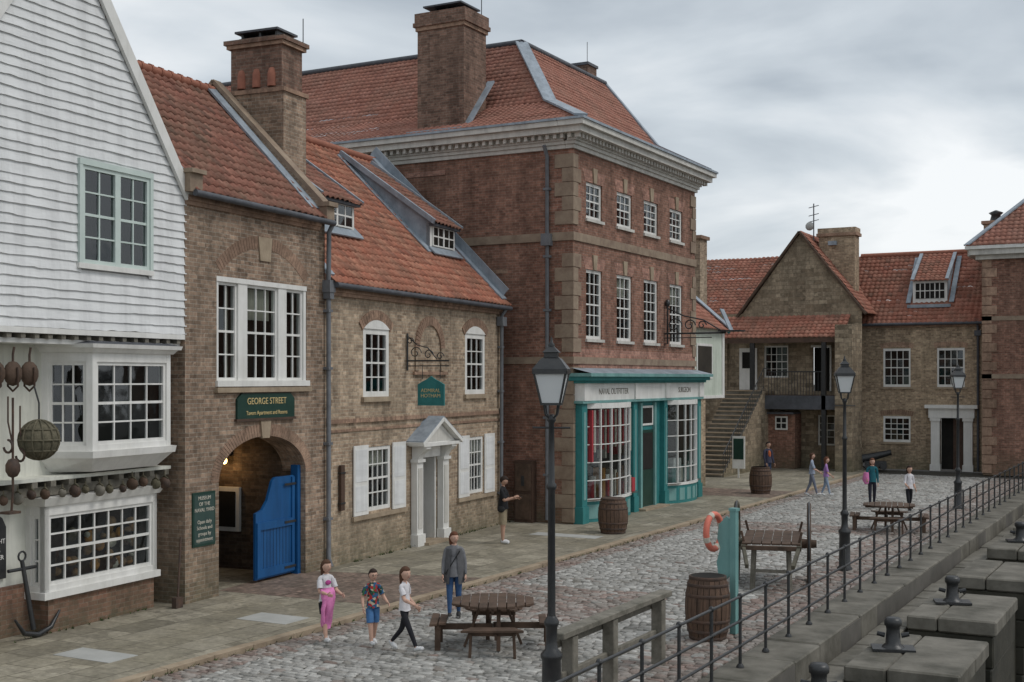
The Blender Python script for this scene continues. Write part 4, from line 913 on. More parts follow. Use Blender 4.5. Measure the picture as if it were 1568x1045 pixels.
tile_roof('roof_tiles',e,(-9.3,59.75,10.36),(1,0,0),(0,3.2,3.2),12,4.5,'tileG',ns=4,clips=[((0,0),(-1,.72))])
mb=MB();mb.beam((-9.3,59.8,10.4),(-6,63,13.6),.35,.06,'lead');mb.add([(-9.3,59.75,10.36),(-6.1,62.95,13.56),(-6.1,70,13.5),(-9.3,72,10.36)],[(0,1,2,3)],'tileG');mb.build('roof_leadwork',e)
h=empty('cannon',(-13.6,60.9,.1),-1.2);b=MB();b.box(ID,-.35,.35,-.5,.5,.15,.4,'iron')
b.tube([(0,-.6,.5),(0,.0,.62),(0,.7,.8),(0,.75,.81)],[.2,.18,.13,.15],'iron',12)
for x in (-.38,.38):
    for y in (-.35,.35): b.tube([(x-.04,y,.15),(x+.04,y,.15)],.15,'iron',12)
b.build('gun_and_carriage',h)
# ------------------------------------------------------------------ street lamps
def lamp(x,y):
    e=empty('street_lamp',(x,y,.03));b=MB()
    b.lathe((0,0,0),[(.17,0),(.17,.06),(.13,.1),(.12,.82),(.14,.86),(.14,.9),(.085,.96),(.07,1.06),(.075,1.24),(.095,1.27),(.095,1.31),(.055,1.38)],'iron',16)
    b.lathe((0,0,1.36),[(.052,0),(.045,1.6),(.065,1.63),(.065,1.67),(.042,1.7),(.034,2.45),(.055,2.48),(.055,2.52),(.03,2.56)],'iron',12)
    z0=3.95
    b.tube([(-.24,0,3.75),(.24,0,3.75)],.014,'iron',6)
    for a in range(4):
        t=math.pi/4+a*math.pi/2;c,s_=math.cos(t),math.sin(t)
        b.tube([(0.03*c,.03*s_,3.86),(.1*c,.1*s_,3.92),(.13*c,.13*s_,z0+.12)],.012,'iron',6)
    def sq(r,z): return [V((r*math.cos(math.pi/4+a*math.pi/2),r*math.sin(math.pi/4+a*math.pi/2),z)) for a in range(4)]
    zb=z0+.1;zt=zb+.4;rb=.165;rt=.285
    A_=sq(rb,zb);B_=sq(rt,zt);a_=sq(rb*.97,zb);b_=sq(rt*.97,zt)
    for i in range(4):
        j=(i+1)%4;b.quad(a_[i],a_[j],b_[j],b_[i],'lampglass')
        b.beam(A_[i],B_[i],.02,.02,'iron');b.beam(A_[i],A_[j],.025,.03,'iron');b.beam(B_[i],B_[j],.04,.045,'iron')
    prev=None
    for r_,z_ in ((.31,zt+.01),(.31,zt+.04),(.17,zt+.17),(.12,zt+.19),(.12,zt+.24),(.15,zt+.25),(.04,zt+.33),(.001,zt+.34)):
        c=sq(r_,z_)
        if prev:
            for i in range(4): b.quad(prev[i],prev[(i+1)%4],c[(i+1)%4],c[i],'iron')
        prev=c
    b.lathe((0,0,zt+.3),[(.03,0),(.045,.04),(.02,.08),(.012,.12),(.001,.15)],'iron',8)
    b.build('post_and_lantern',e)
    e.rotation_euler=(0,0,.35)
lamp(-7.2,14.27);lamp(-7.15,29);lamp(-7.2,44.6)
def barrel(x,y,z,H,r=.36):
    e=empty('wooden_barrel',(x,y,z),R(0,3));b=MB();k=22
    def rad(t): return r*(1-.22*(2*t-1)**2)
    for i in range(k):
        a0=2*math.pi*i/k+.012;a1=2*math.pi*(i+1)/k-.012;vs=[];fs=[];dr_=R(-.004,.004)
        for j in range(9):
            t=j/8
            for a in (a0,a1): vs.append(((rad(t)+dr_)*math.cos(a),(rad(t)+dr_)*math.sin(a),t*H))
        for j in range(8): fs.append((2*j,2*j+1,2*j+3,2*j+2))
        b.add(vs,fs,'barrel')
    b.lathe((0,0,0),[(rad(j/8)-.012,j/8*H) for j in range(9)],'int',k)
    b.lathe((0,0,H-.05),[(rad(1)-.01,0),(rad(1)-.012,.0),(.001,.0)],'woodg',k)
    for t in (.03,.14,.3,.7,.86,.97): b.lathe((0,0,t*H-.02),[(rad(t)+.004,-.005),(rad(t)+.01,0),(rad(t)+.01,.045),(rad(t)+.004,.05)],'rust',k)
    b.build('staves_and_hoops',e)
barrel(-14.4,32.35,.1,.98,.42);barrel(-7.3,20.3,.03,1.06,.38);barrel(-14.5,46.1,.1,1.0,.42)
def picnic(x,y,rz,mat='wood',sc_=1.):
    e=empty('picnic_table',(x,y,.03),rz);b=MB();Rt=.72
    n_=9;w_=2*Rt/n_
    def half(q):
        q=abs(q);t=Rt*math.tan(math.pi/8)
        return Rt if q<=t else Rt-(q-t)
    for i in range(n_):
        c=-Rt+(i+.5)*w_
        hl0=half(c-w_/2+.008);hl1=half(c+w_/2-.008);dz=R(-.004,.004)
        b.box8([V(p) for p in ((c-w_/2+.008,-hl0,.72),(c+w_/2-.008,-hl1,.72),(c+w_/2-.008,hl1,.72),(c-w_/2+.008,hl0,.72),(c-w_/2+.008,-hl0,.76+dz),(c+w_/2-.008,-hl1,.76+dz),(c+w_/2-.008,hl1,.76+dz),(c-w_/2+.008,hl0,.76+dz))],mat)
    for a in range(4):
        rt=Matrix.Rotation(a*math.pi/2,3,'Z')
        def q(*p): return rt@V(p)
        b.beam(q(.15,0,.68),q(.66,0,.68),.05,.07,mat)
        b.beam(q(.0,.06,.34),q(1.02,.06,.34),.045,.1,mat)
        b.beam(q(.22,0.1,.68),q(.5,0.1,.02),.07,.045,mat)
        for yy in (-.36,.36): b.beam(q(.95,yy,.4),q(.95,yy*1.05,.0),.1,.05,mat)
        b.beam(q(.95,-.4,.38),q(.95,.4,.38),.06,.06,mat)
        for k_,xr in enumerate((.87,1.02)):
            hw=.42+.09*k_
            b.box8([rt@V(p) for p in ((xr-.065,-hw+.04,.42),(xr+.065,-hw-.02,.42),(xr+.065,hw+.02,.42),(xr-.065,hw-.04,.42),(xr-.065,-hw+.04,.46),(xr+.065,-hw-.02,.46),(xr+.065,hw+.02,.46),(xr-.065,hw-.04,.46))],mat)
    b.build('boards',e,bevel=.006);e.scale=(sc_,sc_,1)
picnic(-10.15,18.0,.5,sc_=.93);picnic(-7.9,37.2,.2)
e=empty('timber_barrier');b=MB()
for y_ in (15.0,16.3,18.1): b.box(ID,-7.39,-7.21,y_-.08,y_+.08,0,1.02,'woodg')
b.beam((-7.3,14.6,1.08),(-7.3,18.4,1.08),.22,.09,'woodg');b.beam((-7.33,14.8,.5),(-7.33,18.3,.5),.06,.14,'woodg');b.beam((-7.42,14.8,.92),(-7.42,18.3,.92),.05,.1,'woodg')
b.build('posts_and_rails',e,bevel=.012)
e=empty('lifebuoy_post',(-7.04,20.9,.03),-.15);b=MB()
b.box(ID,-.055,.055,-.055,.055,0,2.1,'tealp');b.box(ID,-.07,.07,-.07,.07,2.1,2.15,'tealp')
b.extr(ID,[(-.06,1.95),(-.14,2.0),(-.28,1.85),(-.31,1.6),(-.25,1.45),(-.32,1.2),(-.28,.95),(-.18,.88),(-.06,1.0)],-.03,.03,'tealp')
b.build('post',e)
lb_=MB();c=V((0,0,0));lb_.tube([c+V((.24*math.cos(t),0,.3*math.sin(t))) for t in [i*2*math.pi/24 for i in range(25)]],.055,'orange',10)
for i in range(4):
    a=i*math.pi/2+.4;lb_.tube([c+V((.24*math.cos(a+s_),0,.3*math.sin(a+s_))) for s_ in (-.15,0,.15)],.059,'curtain',10)
lo=lb_.build('lifebuoy',e);lo.location=(-.38,-.02,1.72);lo.rotation_euler=(0,0,1.5)
# cart: flat bed between two tall wheels
e=empty('wooden_cart',(-8.1,26.6,.03),.27);b=MB()
def wheel(cx,cy,r,mat='woodg'):
    b.tube([(cx,cy+r*math.cos(t),r+r*math.sin(t)) for t in [i*2*math.pi/28 for i in range(29)]],.05,mat,6);b.tube([(cx,cy+(r+.03)*math.cos(t),r+(r+.03)*math.sin(t)) for t in [i*2*math.pi/28 for i in range(29)]],.028,'iron',6)
    for i in range(12):
        t=i*math.pi/6;b.tube([(cx,cy,r),(cx,cy+r*math.cos(t),r+r*math.sin(t))],[.03,.022],mat,6)
    b.tube([(cx-.16,cy,r),(cx+.16,cy,r)],[.11,.085],mat,10)
wheel(.76,0,.84,'wood');wheel(-.76,0,.84,'woodm')
b.tube([(-.84,0,.84),(.84,0,.84)],.04,'rust',8)
for i in range(6): x=-.5+i*.2;b.box(ID,x-.092,x+.092,-1.2,1.1,.94,.98,'wood')
for x in (-.56,.56):
    b.box(ID,x-.05,x+.05,-1.3,1.3,.84,.939,'woodm');b.beam((x,-1.2,.89),(x*.8,-2.1,.62),.07,.09,'woodm')
    for y_ in (-1.0,1.0): b.beam((x,y_,.98),(x*1.1,y_,1.2),.05,.05,'wood')
b.box(ID,-.6,.6,-1.3,-1.201,.84,.93,'wood');b.beam((-.35,-1.1,.85),(-.38,-1.2,.0),.09,.09,'woodg');b.beam((.35,-1.1,.85),(.38,-1.2,.0),.09,.09,'woodg');b.beam((-.36,-1.15,.4),(.36,-1.15,.4),.06,.06,'woodg')
b.build('bed_and_wheels',e,bevel=.005)
# ------------------------------------------------------------------ people
def person(name,x,y,z,rz,H,top,bot,shoe,skin,hair,hairlen=.0,stride=0.,arms=((0,.1,.15),(0,.1,.15)),sleeve=.45,legcov=1.,kid=False,bulk=1.,hem=.0,headyaw=0.,headpitch=0.,extra=None,female=False):
    e=empty(name,(x,y,z-.012),rz);b=MB()
    hs=1.14 if kid else 1.0
    sh=.81 if not kid else .79;hw=.09*bulk**.5*(.92 if female or kid else 1.08)
    hipz=.51 if not kid else .49
    J=[V((0,0,hipz+.02)),V((0,.0,hipz+.1)),V((0,.01,hipz+.2)),V((0,0,sh+.0)),V((0,.006,sh+.06))]
    rad=[.072*bulk,.068*bulk,.076*bulk,.044,.028]
    E_=[(0,1),(1,2),(2,3),(3,4)];tag=['torso']*3+['neck']
    def leg(s_,a,kb):
        hp=V((.045*s_*bulk**.5,0,hipz-.01));L1=hipz*.47;L2=hipz*.44
        kn=hp+V((.003*s_,math.sin(a)*L1,-math.cos(a)*L1));c=a-kb;an=kn+V((0,math.sin(c)*L2,-math.cos(c)*L2))
        ft=min(.25,max(-.9,c*.9));toe=an+V((.01*s_,.1*math.cos(ft),-.026+.1*math.sin(ft)))
        return [hp,kn,an,toe]
    legs=[]
    if stride: LA=[(1,stride,.06),(-1,-stride*.6,stride*.95)]
    else: LA=[(1,.04,.03),(-1,-.03,.02)]
    for s_,a,kb in LA: legs.append((s_,leg(s_,a,kb)))
    for s_,L in legs:
        k=len(J);J+=L;rad+=[.05*bulk,.035*bulk**.5,.023,.02]
        E_+=[(0,k),(k,k+1),(k+1,k+2),(k+2,k+3)];tag+=['torso','thigh','calf','foot']
    wr=[]
    for s_,(fa,ab,eb_) in zip((1,-1),arms):
        S0=V((hw*s_,0,sh-.02));k=len(J)
        d=V((math.sin(ab)*s_,math.sin(fa)*math.cos(ab),-math.cos(fa)*math.cos(ab)));el=S0+d*.165
        fa2=fa+eb_;d2=V((math.sin(ab)*.3*s_-(.25*s_ if eb_>1 else 0),math.sin(fa2),-math.cos(fa2)));d2.normalize();wv=el+d2*.14
        J+=[S0,el,wv];rad+=[.034*bulk**.5,.026*bulk**.5,.0165];E_+=[(3,k),(k,k+1),(k+1,k+2)];tag+=['shoulder','uarm','farm']
        wr.append((wv,d2,s_))
    zmin=min(L[3].z for _,L in legs)-.02
    for j in J: j.z-=zmin
    me=bpy.data.meshes.new('tmp');me.from_pydata([tuple(j*H) for j in J],E_,[]);ob=bpy.data.objects.new('tmp',me);sc.collection.objects.link(ob)
    md=ob.modifiers.new('s','SKIN');md.branch_smoothing=.6
    for i,r_ in enumerate(rad): me.skin_vertices[0].data[i].radius=(r_*H,r_*H);me.skin_vertices[0].data[i].use_root=(i==0)
    ms=ob.modifiers.new('d','SUBSURF');ms.levels=2;ms.render_levels=2
    bpy.context.view_layer.update();dg=bpy.context.evaluated_depsgraph_get();ev=ob.evaluated_get(dg);m2=ev.to_mesh()
    vs=[v.co.copy()/H for v in m2.vertices];fs=[tuple(p.vertices) for p in m2.polygons];ev.to_mesh_clear();bpy.data.objects.remove(ob)
    mats={'top':top,'bot':bot,'shoe':shoe,'skin':skin}
    grp={k:[] for k in mats}
    for f in fs:
        c=sum((vs[i] for i in f),V())/len(f);best=None
        for (a,b_),tg in zip(E_,tag):
            A_,B_=J[a],J[b_];d=B_-A_;t=max(0,min(1,(c-A_).dot(d)/d.length_squared));ds=(c-(A_+d*t)).length-rad[a]*(1-t)-rad[b_]*t
            if best is None or ds<best[0]: best=(ds,tg,t)
        tg,t=best[1],best[2]
        if tg=='torso' or tg=='shoulder': k='top' if c.z>hipz-zmin+.035-hem else 'bot'
        elif tg=='neck': k='skin' if t>.3 else 'top'
        elif tg=='uarm': k='top' if t<sleeve*2 else 'skin'
        elif tg=='farm': k='top' if t<sleeve*2-1 else 'skin'
        elif tg=='thigh': k='bot' if t<legcov*2 else 'skin'
        elif tg=='calf': k='bot' if t<legcov*2-1 and t<.93 else 'skin'
        else: k='shoe'
        grp[k].append(f)
    fl=[]
    for v_ in vs:
        v2=v_.copy()
        if abs(v2.x)<.13 and v2.z>hipz-zmin-.02 and v2.z<sh-zmin+.03 and abs(v2.y)<.11:
            v2.y*=.8
            w=hipz-zmin+.11
            if female and abs(v2.x)<.09: v2.x*=1-.1*max(0,1-abs(v2.z-w)/.08)
        fl.append(v2*H)
    for k,fl_ in grp.items():
        kk=len(b.v)
        if fl_:
            b.v+=[tuple(p) for p in fl];mi=b.mi(mats[k])
            for f in fl_: b.f.append(tuple(kk+i for i in f));b.m.append(mi);b.sm.append(True)
    hz=hipz-zmin;n_=24
    rings=[(hz+.2,.066*bulk,.052*bulk),(hz+.13,.076*bulk,.06*bulk),(hz+.05,.08*bulk,.067*bulk),(hz+.01-hem*.5,.086*bulk,.073*bulk),(hz-.0-hem,.088*bulk,.076*bulk)]
    vv=[];ff=[]
    for zz,rx,ry in rings:
        for i in range(n_):
            t=2*math.pi*i/n_;w_=1+.035*math.sin(5*t+x+zz*20)*(1 if zz<hz+.18 else 0);vv.append(V((rx*w_*math.cos(t),ry*w_*math.sin(t)+.004,zz+.006*math.sin(3*t+x)))*H)
    for l in range(4):
        for i in range(n_): ff.append((l*n_+i,l*n_+(i+1)%n_,(l+1)*n_+(i+1)%n_,(l+1)*n_+i))
    b.add(vv,ff,top,True)
    if legcov<.6:
        for s_,L in legs:
            hp,kn=L[0],L[1];b.tube([(hp+(kn-hp)*.02)*H,(hp+(kn-hp)*.5*legcov*2)*H,(hp+(kn-hp)*min(1,legcov*2))*H],[.05*H*bulk,.05*H*bulk,.049*H*bulk],bot,14,True,False)
    if sleeve<.6:
        for i_,(wv,d2,s_) in enumerate(wr):
            k0=len(J)-6+3*i_;A_,B_=J[k0],J[k0+1];q=A_+(B_-A_)*sleeve*2;b.tube([(A_+(B_-A_)*.15)*H,q*H],[.035*H*bulk**.5,.036*H*bulk**.5],top,12,True,False)
    for s_,L in legs:
        an,toe=L[2],L[3];d=(toe-an).normalized();f_=V((0,d.y,d.z+.25)).normalized();yaw=Matrix.Rotation(math.asin(max(-1,min(1,f_.z))),3,'X');c=an+f_*.035+V((0,0,-.01))
        b.ell(c*H,(.029*H,.07*H,.025*H),shoe,14,yaw);b.ell((c+yaw@V((0,0,-.014)))*H,(.031*H,.074*H,.012*H),col('shoe_sole',(.5,.5,.48)),14,yaw)
    for wv,d,s_ in wr:
        d=d.normalized()
        fwd=(V((0,1,0))-d*d.y)
        if fwd.length<.3: fwd=V((0,0,1))-d*d.z
        fwd.normalize();inw=V((-s_,0,0))-d*(-s_*d.x);inw-=fwd*inw.dot(fwd);inw.normalize()
        rt=Matrix((fwd,inw,d)).transposed();c=wv+d*.026
        b.ell(c*H,(.021*H,.011*H,.03*H),skin,12,rt)
        for i,(o,l) in enumerate(((-.014,.032),(-.005,.038),(.005,.041),(.014,.037))):
            p0=c+d*.02+fwd*o;p1=p0+d*l*.5+inw*.004;p2=p1+d*l*.38+inw*.014
            b.tube([p0*H,p1*H,p2*H],[.006*H,.0054*H,.0042*H],skin,6)
        p0=c+fwd*.014-d*.008;b.tube([p0*H,(p0+fwd*.016+d*.012+inw*.006)*H,(p0+fwd*.02+d*.03+inw*.01)*H],[.0075*H,.0068*H,.005*H],skin,6)
    hz_=(sh+.06)-zmin
    hh=.066*hs;rot=Matrix.Rotation(headyaw,3,'Z')@Matrix.Rotation(headpitch,3,'X')
    C=V((0,.014,hz_+hh*.8));k=24
    def hv(i,j,hair_=False):
        t=math.pi*i/16;a=2*math.pi*j/k;xx,yy,zz=math.sin(t)*math.cos(a),math.sin(t)*math.sin(a),math.cos(t)
        w_=.75;dp=.88
        if zz<0: w_*=1+.3*zz
        if zz<-.2 and yy<0: dp*=1+.45*zz
        p=V((xx*w_,yy*dp,zz))
        if not hair_:
            q=abs(a-math.pi/2)
            if q<.15 and -.3<zz<.1: p.y+=.16*(1-abs(zz+.15)*4.) if abs(zz+.15)<.25 else 0
            if q<.6 and zz<-.75: p.y+=.1
        return p
    vv=[(rot@hv(i,j)*hh+C)*H for i in range(17) for j in range(k)];ff=[(i*k+j,(i+1)*k+j,(i+1)*k+(j+1)%k,i*k+(j+1)%k) for i in range(16) for j in range(k)]
    b.add(vv,ff,skin,True)
    T=lambda p:(rot@(V(p)*hh)+C)*H
    for s_ in (-1,1):
        b.ell(T((.27*s_,.78,.04)),(.11*hh*H,.07*hh*H,.055*hh*H),col('eye_white',(.6,.58,.55)),8,rot);b.ell(T((.27*s_,.84,.04)),(.05*hh*H,.03*hh*H,.05*hh*H),col('eye_dark',(.02,.015,.01)),6,rot)
        b.ell(T((.27*s_,.82,.19)),(.14*hh*H,.05*hh*H,.025*hh*H),hair,6,rot);b.ell(T((.74*s_,.02,.0)),(.06*hh*H,.13*hh*H,.19*hh*H),skin,8,rot)
    b.ell(T((0,.78,-.5)),(.19*hh*H,.07*hh*H,.045*hh*H),col('lips',(.35,.13,.11)),8,rot)
    vv=[]
    for i in range(17):
        for j in range(k):
            t=math.pi*i/16;a=2*math.pi*j/k;p=hv(i,j,True)
            fy=math.sin(t)*math.sin(a);fz=math.cos(t)
            line=.42 if fy>.3 else (.42-(.3-fy)*1.7 if fy>-.2 else -.62)
            m_=max(-1,min(1,(fz-line)/.22))
            s=1.0+.13*max(0,m_)+(-.12 if m_<0 else 0)
            p=p*s*(1+.02*math.sin(j*2.6+i*.7));p.z+=.03
            vv.append((rot@p*hh+C)*H)
    b.add(vv,ff,hair,True)
    if hairlen:
        n_=22;rows=9;vv=[];ff=[]
        for r_ in range(rows):
            t=r_/(rows-1)
            for j in range(n_):
                a=2*math.pi*j/n_
                cx=.80*(1-.22*t*t)*math.cos(a);cy=-.36+.42*math.sin(a)*(1-.35*t)-.12*math.sin(math.pi*t)
                if r_==rows-1: cx*=.6;cy=-.36+(cy+.36)*.4
                w=1+.05*math.sin(j*3.1+r_*.8);vv.append(T((cx*w,cy,.35-(1.05+hairlen)*t)))
        for r_ in range(rows-1):
            for j in range(n_): ff.append((r_*n_+j,(r_+1)*n_+j,(r_+1)*n_+(j+1)%n_,r_*n_+(j+1)%n_))
        ff.append(tuple((rows-1)*n_+j for j in range(n_)))
        b.add(vv,ff,hair,True)
    if extra: extra(b,H,hz,J,wr,T)
    b.build('figure',e)
    return e
skin=col('skin',(.58,.36,.27),.6,.9);skin2=col('skin_tan',(.48,.29,.21),.6,.9)
wt=col('white_tee',(.74,.72,.74));blk=col('black_leggings',(.02,.02,.025));wsh=col('white_trainers',(.7,.7,.7));brn=col('brown_hair',(.1,.05,.03));dbr=col('dark_hair',(.04,.026,.02));aub=col('auburn_hair',(.14,.055,.03))
jeans=col('blue_jeans',(.05,.11,.24));gry=col('grey_cardigan',(.12,.12,.125));pink=col('pink_jacket',(.75,.24,.5));khaki=col('khaki_shorts',(.33,.27,.18));blue_s=col('blue_shorts',(.08,.2,.42));gtop=col('grey_top',(.2,.2,.21))
def floral():
    m,nt,b=newmat('floral_shirt',.85);tc=nn(nt,'ShaderNodeTexCoord');v=nn(nt,'ShaderNodeTexVoronoi',{'Vector':tc.outputs['Object'],'Scale':22.})
    cr=nn(nt,'ShaderNodeValToRGB',{0:v.outputs['Color']});el=cr.color_ramp.elements
    cs=[(.02,.06,.05),(.35,.03,.03),(.03,.1,.2),(.45,.4,.3),(.05,.16,.06)]
    while len(el)<5: el.new(.5)
    for i,c in enumerate(cs): el[i].position=.15+.16*i;el[i].color=c4(c)
    cr.color_ramp.interpolation='CONSTANT';nt.links.new(cr.outputs[0],b.inputs['Base Color']);return m
flo=floral()
def pinkjk(b,H,hz,J,wr,T):
    vv=[];ff=[];n_=20;rows=9
    for r_ in range(rows):
        t=r_/(rows-1);zc=hz+.15-.46*t;w=.085*(1-.35*t)+.012*math.sin(t*9);yc=.075+.045*math.sin(math.pi*min(1,t*1.3))-.02*t
        for j in range(n_):
            a=2*math.pi*j/n_;f_=1+.14*math.sin(4*a+t*5)+.08*math.sin(7*a);vv.append(V((.02+w*math.cos(a)*f_,yc+.035*math.sin(a)*f_,zc+.02*math.cos(a*2)))*H)
    for r_ in range(rows-1):
        for j in range(n_): ff.append((r_*n_+j,(r_+1)*n_+j,(r_+1)*n_+(j+1)%n_,r_*n_+(j+1)%n_))
    ff.append(tuple(range(n_)));ff.append(tuple((rows-1)*n_+j for j in range(n_)))
    b.add(vv,ff,pink,True)
    b.tube([V((.06,.11,hz+.04))*H,V((.1,.12,hz-.08))*H,V((.085,.1,hz-.24))*H],[.03*H,.027*H,.02*H],pink,10)
    b.ell(V((0,.062,hz+.23))*H,(.04*H,.01*H,.03*H),col('print',(.5,.08,.3)),10)
def coat(b,H,hz,J,wr,T):
    n_=30;rows=10;vv=[];ff=[]
    for r_ in range(rows):
        t=r_/(rows-1);zz=hz+.29-.4*t
        rx=.088+.022*t+.01*math.sin(t*3);ry=.066+.022*t
        for j in range(n_):
            a=math.pi/2+.32+.12*t+(2*math.pi-.64-.24*t)*j/(n_-1)
            w=1+.04*math.sin(6*a+1)*t
            vv.append(V((rx*w*math.cos(a)*1.1,ry*w*math.sin(a)*1.12,zz+.01*math.sin(5*a)*t))*H)
    for r_ in range(rows-1):
        for j in range(n_-1): ff.append((r_*n_+j,(r_+1)*n_+j,(r_+1)*n_+j+1,r_*n_+j+1))
    b.add(vv,ff,gry,True)
    b.beam(V((-.07,.07,hz+.27))*H,V((.1,.07,hz+.0))*H,.012*H,.012*H,col('dark_strap',(.03,.03,.03)))
def phone(b,H,hz,J,wr,T):
    w0=(wr[0][0]+wr[1][0])/2;b.box8([(w0+V((sx,.06+sy,.01+sz)))*H for sz in (0,.006) for sx,sy in ((-.022,-.03),(.022,-.03),(.022,.05),(-.022,.05))],col('phone',(.02,.02,.02),.3))
    b.ell(V((.11,.0,hz+.0))*H,(.03*H,.06*H,.05*H),col('dark_bag',(.03,.03,.03)),10)
rd=math.radians
person('walking_girl',-12.7,16.9,.04,rd(-115),1.36,wt,blk,wsh,skin,brn,1.0,.25,((.35,.15,1.1),(.3,.2,1.0)),.38,.3,True,extra=pinkjk,headyaw=.2,female=True)
def specs(b,H,hz,J,wr,T):
    for s_ in (-1,1): b.tube([T((.28*s_+.17*math.cos(t),.93,.05+.14*math.sin(t))) for t in [i*.7 for i in range(10)]],.002*H,col('eye_dark',(.02,.015,.01)),5)
person('walking_boy',-11.9,17.1,.04,rd(-125),1.24,flo,blue_s,wsh,skin,dbr,0,.22,((-.2,.3,.7),(.2,.35,.9)),.38,.42,True,bulk=1.02,extra=specs)
person('striding_girl',-11.15,16.9,.04,rd(-90),1.38,wt,blk,wsh,skin,brn,1.1,.48,((.5,.12,.7),(-.2,.3,1.0)),.33,1.,True,bulk=.9,headyaw=-.3,female=True)
person('walking_woman',-11.95,19.75,.04,rd(-150),1.56,gtop,jeans,col('dark_shoes',(.04,.04,.04)),skin,aub,.7,.15,((.1,.2,.3),(-.05,.22,.35)),1.,1.,False,bulk=1.15,hem=.03,headyaw=.5,extra=coat,female=True)
person('man_reading_phone',-16.0,28.9,.1,rd(-75),1.76,col('black_tee',(.018,.018,.02)),khaki,wsh,skin2,dbr,0,0,((.35,.1,1.6),(.3,.1,1.5)),.38,.46,False,bulk=1.1,headpitch=-.45,extra=phone)
person('man_in_orange_jacket',-15.3,49.6,.1,rd(-120),1.75,col('navy_jacket',(.05,.05,.08)),col('navy_trousers',(.03,.06,.13)),col('dark_shoes',(.04,.04,.04)),skin2,dbr,0,.12,((.1,.12,.4),(.1,.12,.3)),1.,1.,False,bulk=1.15,extra=lambda b,H,hz,J,wr,T:b.ell(V((0,.04,hz+.2))*H,(.045*H,.045*H,.09*H),col('orange_shirt',(.5,.13,.05)),12))
person('strolling_woman',-12.65,46.4,.04,rd(-80),1.6,col('pale_top',(.35,.4,.5)),col('grey_trousers',(.2,.22,.28)),wsh,skin,brn,1.,.3,((.4,.15,.6),(-.2,.15,.3)),.5,1.,False,female=True)
person('strolling_girl',-12.2,46.7,.04,rd(-80),1.45,col('lilac_top',(.4,.22,.5)),col('pale_jeans',(.3,.38,.5)),wsh,skin,aub,1.1,.25,((.3,.15,.5),(-.3,.15,.3)),.5,1.,True,female=True)
person('woman_with_bag',-9.75,43.3,.04,rd(-160),1.66,col('teal_top',(.02,.13,.16)),col('dark_trousers',(.03,.03,.045)),col('dark_shoes',(.04,.04,.04)),skin,aub,.9,.2,((.2,.2,.9),(-.1,.15,.3)),1.,1.,False,female=True,extra=lambda b,H,hz,J,wr,T:b.tube([V((.13,.1,hz+.2))*H,V((.14,.1,hz+.05))*H,V((.12,.09,hz-.03))*H],[.05*H,.07*H,.04*H],pink,10))
person('girl_in_white_top',-8.4,42.6,.04,rd(-140),1.5,wt,blk,blk,skin,dbr,.8,.22,((.2,.2,.9),(-.1,.2,.6)),.6,1.,True,female=True)
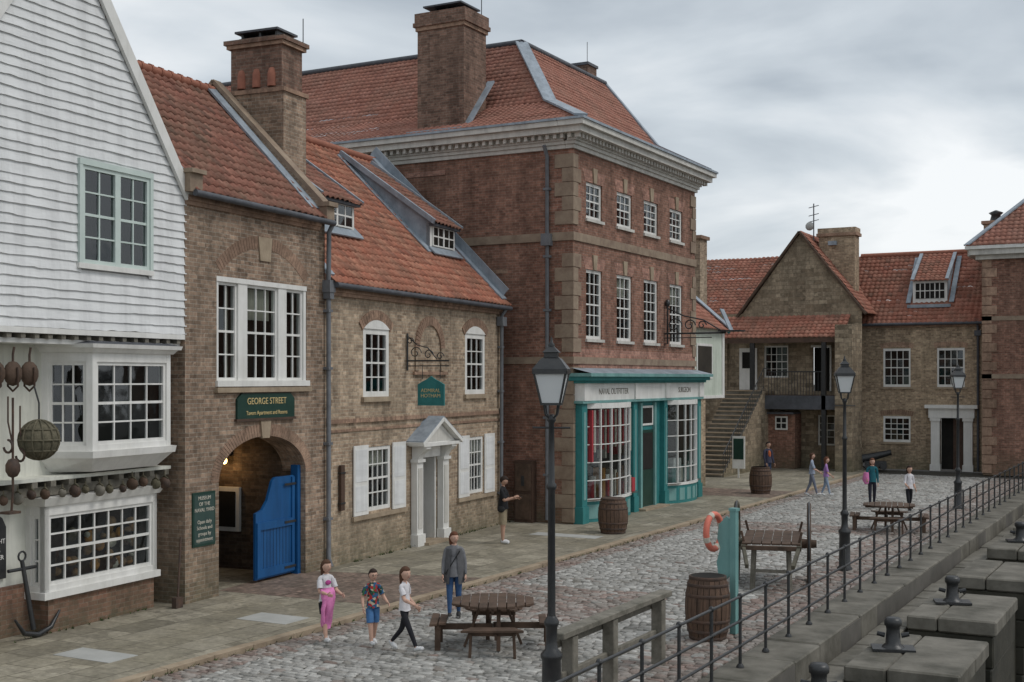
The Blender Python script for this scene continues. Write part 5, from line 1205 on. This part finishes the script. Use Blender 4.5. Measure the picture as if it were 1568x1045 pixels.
# ------------------------------------------------------------------ sky / light
w=bpy.data.worlds.new('World');sc.world=w;w.use_nodes=True;nt=w.node_tree;nt.nodes.clear()
o=nn(nt,'ShaderNodeOutputWorld');bg=nn(nt,'ShaderNodeBackground',{'Strength':.14});nt.links.new(bg.outputs[0],o.inputs[0])
EL=math.radians(52);AZ=math.radians(75)
sky=nn(nt,'ShaderNodeTexSky');sky.sky_type='NISHITA';sky.sun_disc=False;sky.sun_elevation=EL;sky.sun_rotation=AZ;sky.dust_density=2.
tc=nn(nt,'ShaderNodeTexCoord');sx=nn(nt,'ShaderNodeSeparateXYZ',{0:tc.outputs['Generated']})
zz=nn(nt,'ShaderNodeMath',{0:sx.outputs[2],1:.16},operation='ADD');zm=nn(nt,'ShaderNodeMath',{0:zz.outputs[0],1:.05},operation='MAXIMUM')
px=nn(nt,'ShaderNodeMath',{0:sx.outputs[0],1:zm.outputs[0]},operation='DIVIDE');py=nn(nt,'ShaderNodeMath',{0:sx.outputs[1],1:zm.outputs[0]},operation='DIVIDE')
cv=nn(nt,'ShaderNodeCombineXYZ',{0:px.outputs[0],1:py.outputs[0],2:3.3})
n1=nn(nt,'ShaderNodeTexNoise',{'Vector':cv.outputs[0],'Scale':.95,'Detail':6,'Roughness':.48,'Distortion':.4})
r1=nn(nt,'ShaderNodeMapRange',{'Value':n1.outputs['Fac'],'From Min':.36,'From Max':.64})
hz=nn(nt,'ShaderNodeMapRange',{'Value':sx.outputs[2],'From Min':.04,'From Max':.3,'To Min':.5,'To Max':-.1})
s1=nn(nt,'ShaderNodeMath',{0:r1.outputs[0],1:hz.outputs[0]},operation='ADD',use_clamp=True)
cr=nn(nt,'ShaderNodeValToRGB',{0:s1.outputs[0]});el=cr.color_ramp.elements;el[0].position=0;el[0].color=(.4,.45,.5,1);el[1].position=1;el[1].color=(.92,.94,.95,1)
m_=el.new(.45);m_.color=(.62,.67,.71,1)
cs=nn(nt,'ShaderNodeVectorMath',{0:cr.outputs[0],'Scale':7.6},operation='SCALE')
mx=nn(nt,'ShaderNodeMix',{0:.9,6:sky.outputs[0],7:cs.outputs[0]},data_type='RGBA');nt.links.new(mx.outputs[2],bg.inputs[0])
sl_=bpy.data.lights.new('sun','SUN');sl_.energy=1.2;sl_.angle=math.radians(20);sl_.color=(1,.97,.93);so=bpy.data.objects.new('sun',sl_);sc.collection.objects.link(so)
sd=V((math.sin(AZ)*math.cos(EL),math.cos(AZ)*math.cos(EL),math.sin(EL)))
so.rotation_euler=sd.to_track_quat('Z','Y').to_euler()
sc.view_settings.view_transform='Standard';sc.view_settings.look='None';sc.view_settings.exposure=0
# ------------------------------------------------------------------ camera
cam=bpy.data.cameras.new('camera');co=bpy.data.objects.new('camera',cam);sc.collection.objects.link(co)
co.location=(0,0,4.4);co.rotation_euler=(math.radians(90),0,math.radians(28.56))
cam.sensor_width=36;cam.lens=1940/1568*36;cam.shift_y=(580-522.5)/1568;cam.clip_end=3000
sc.camera=co
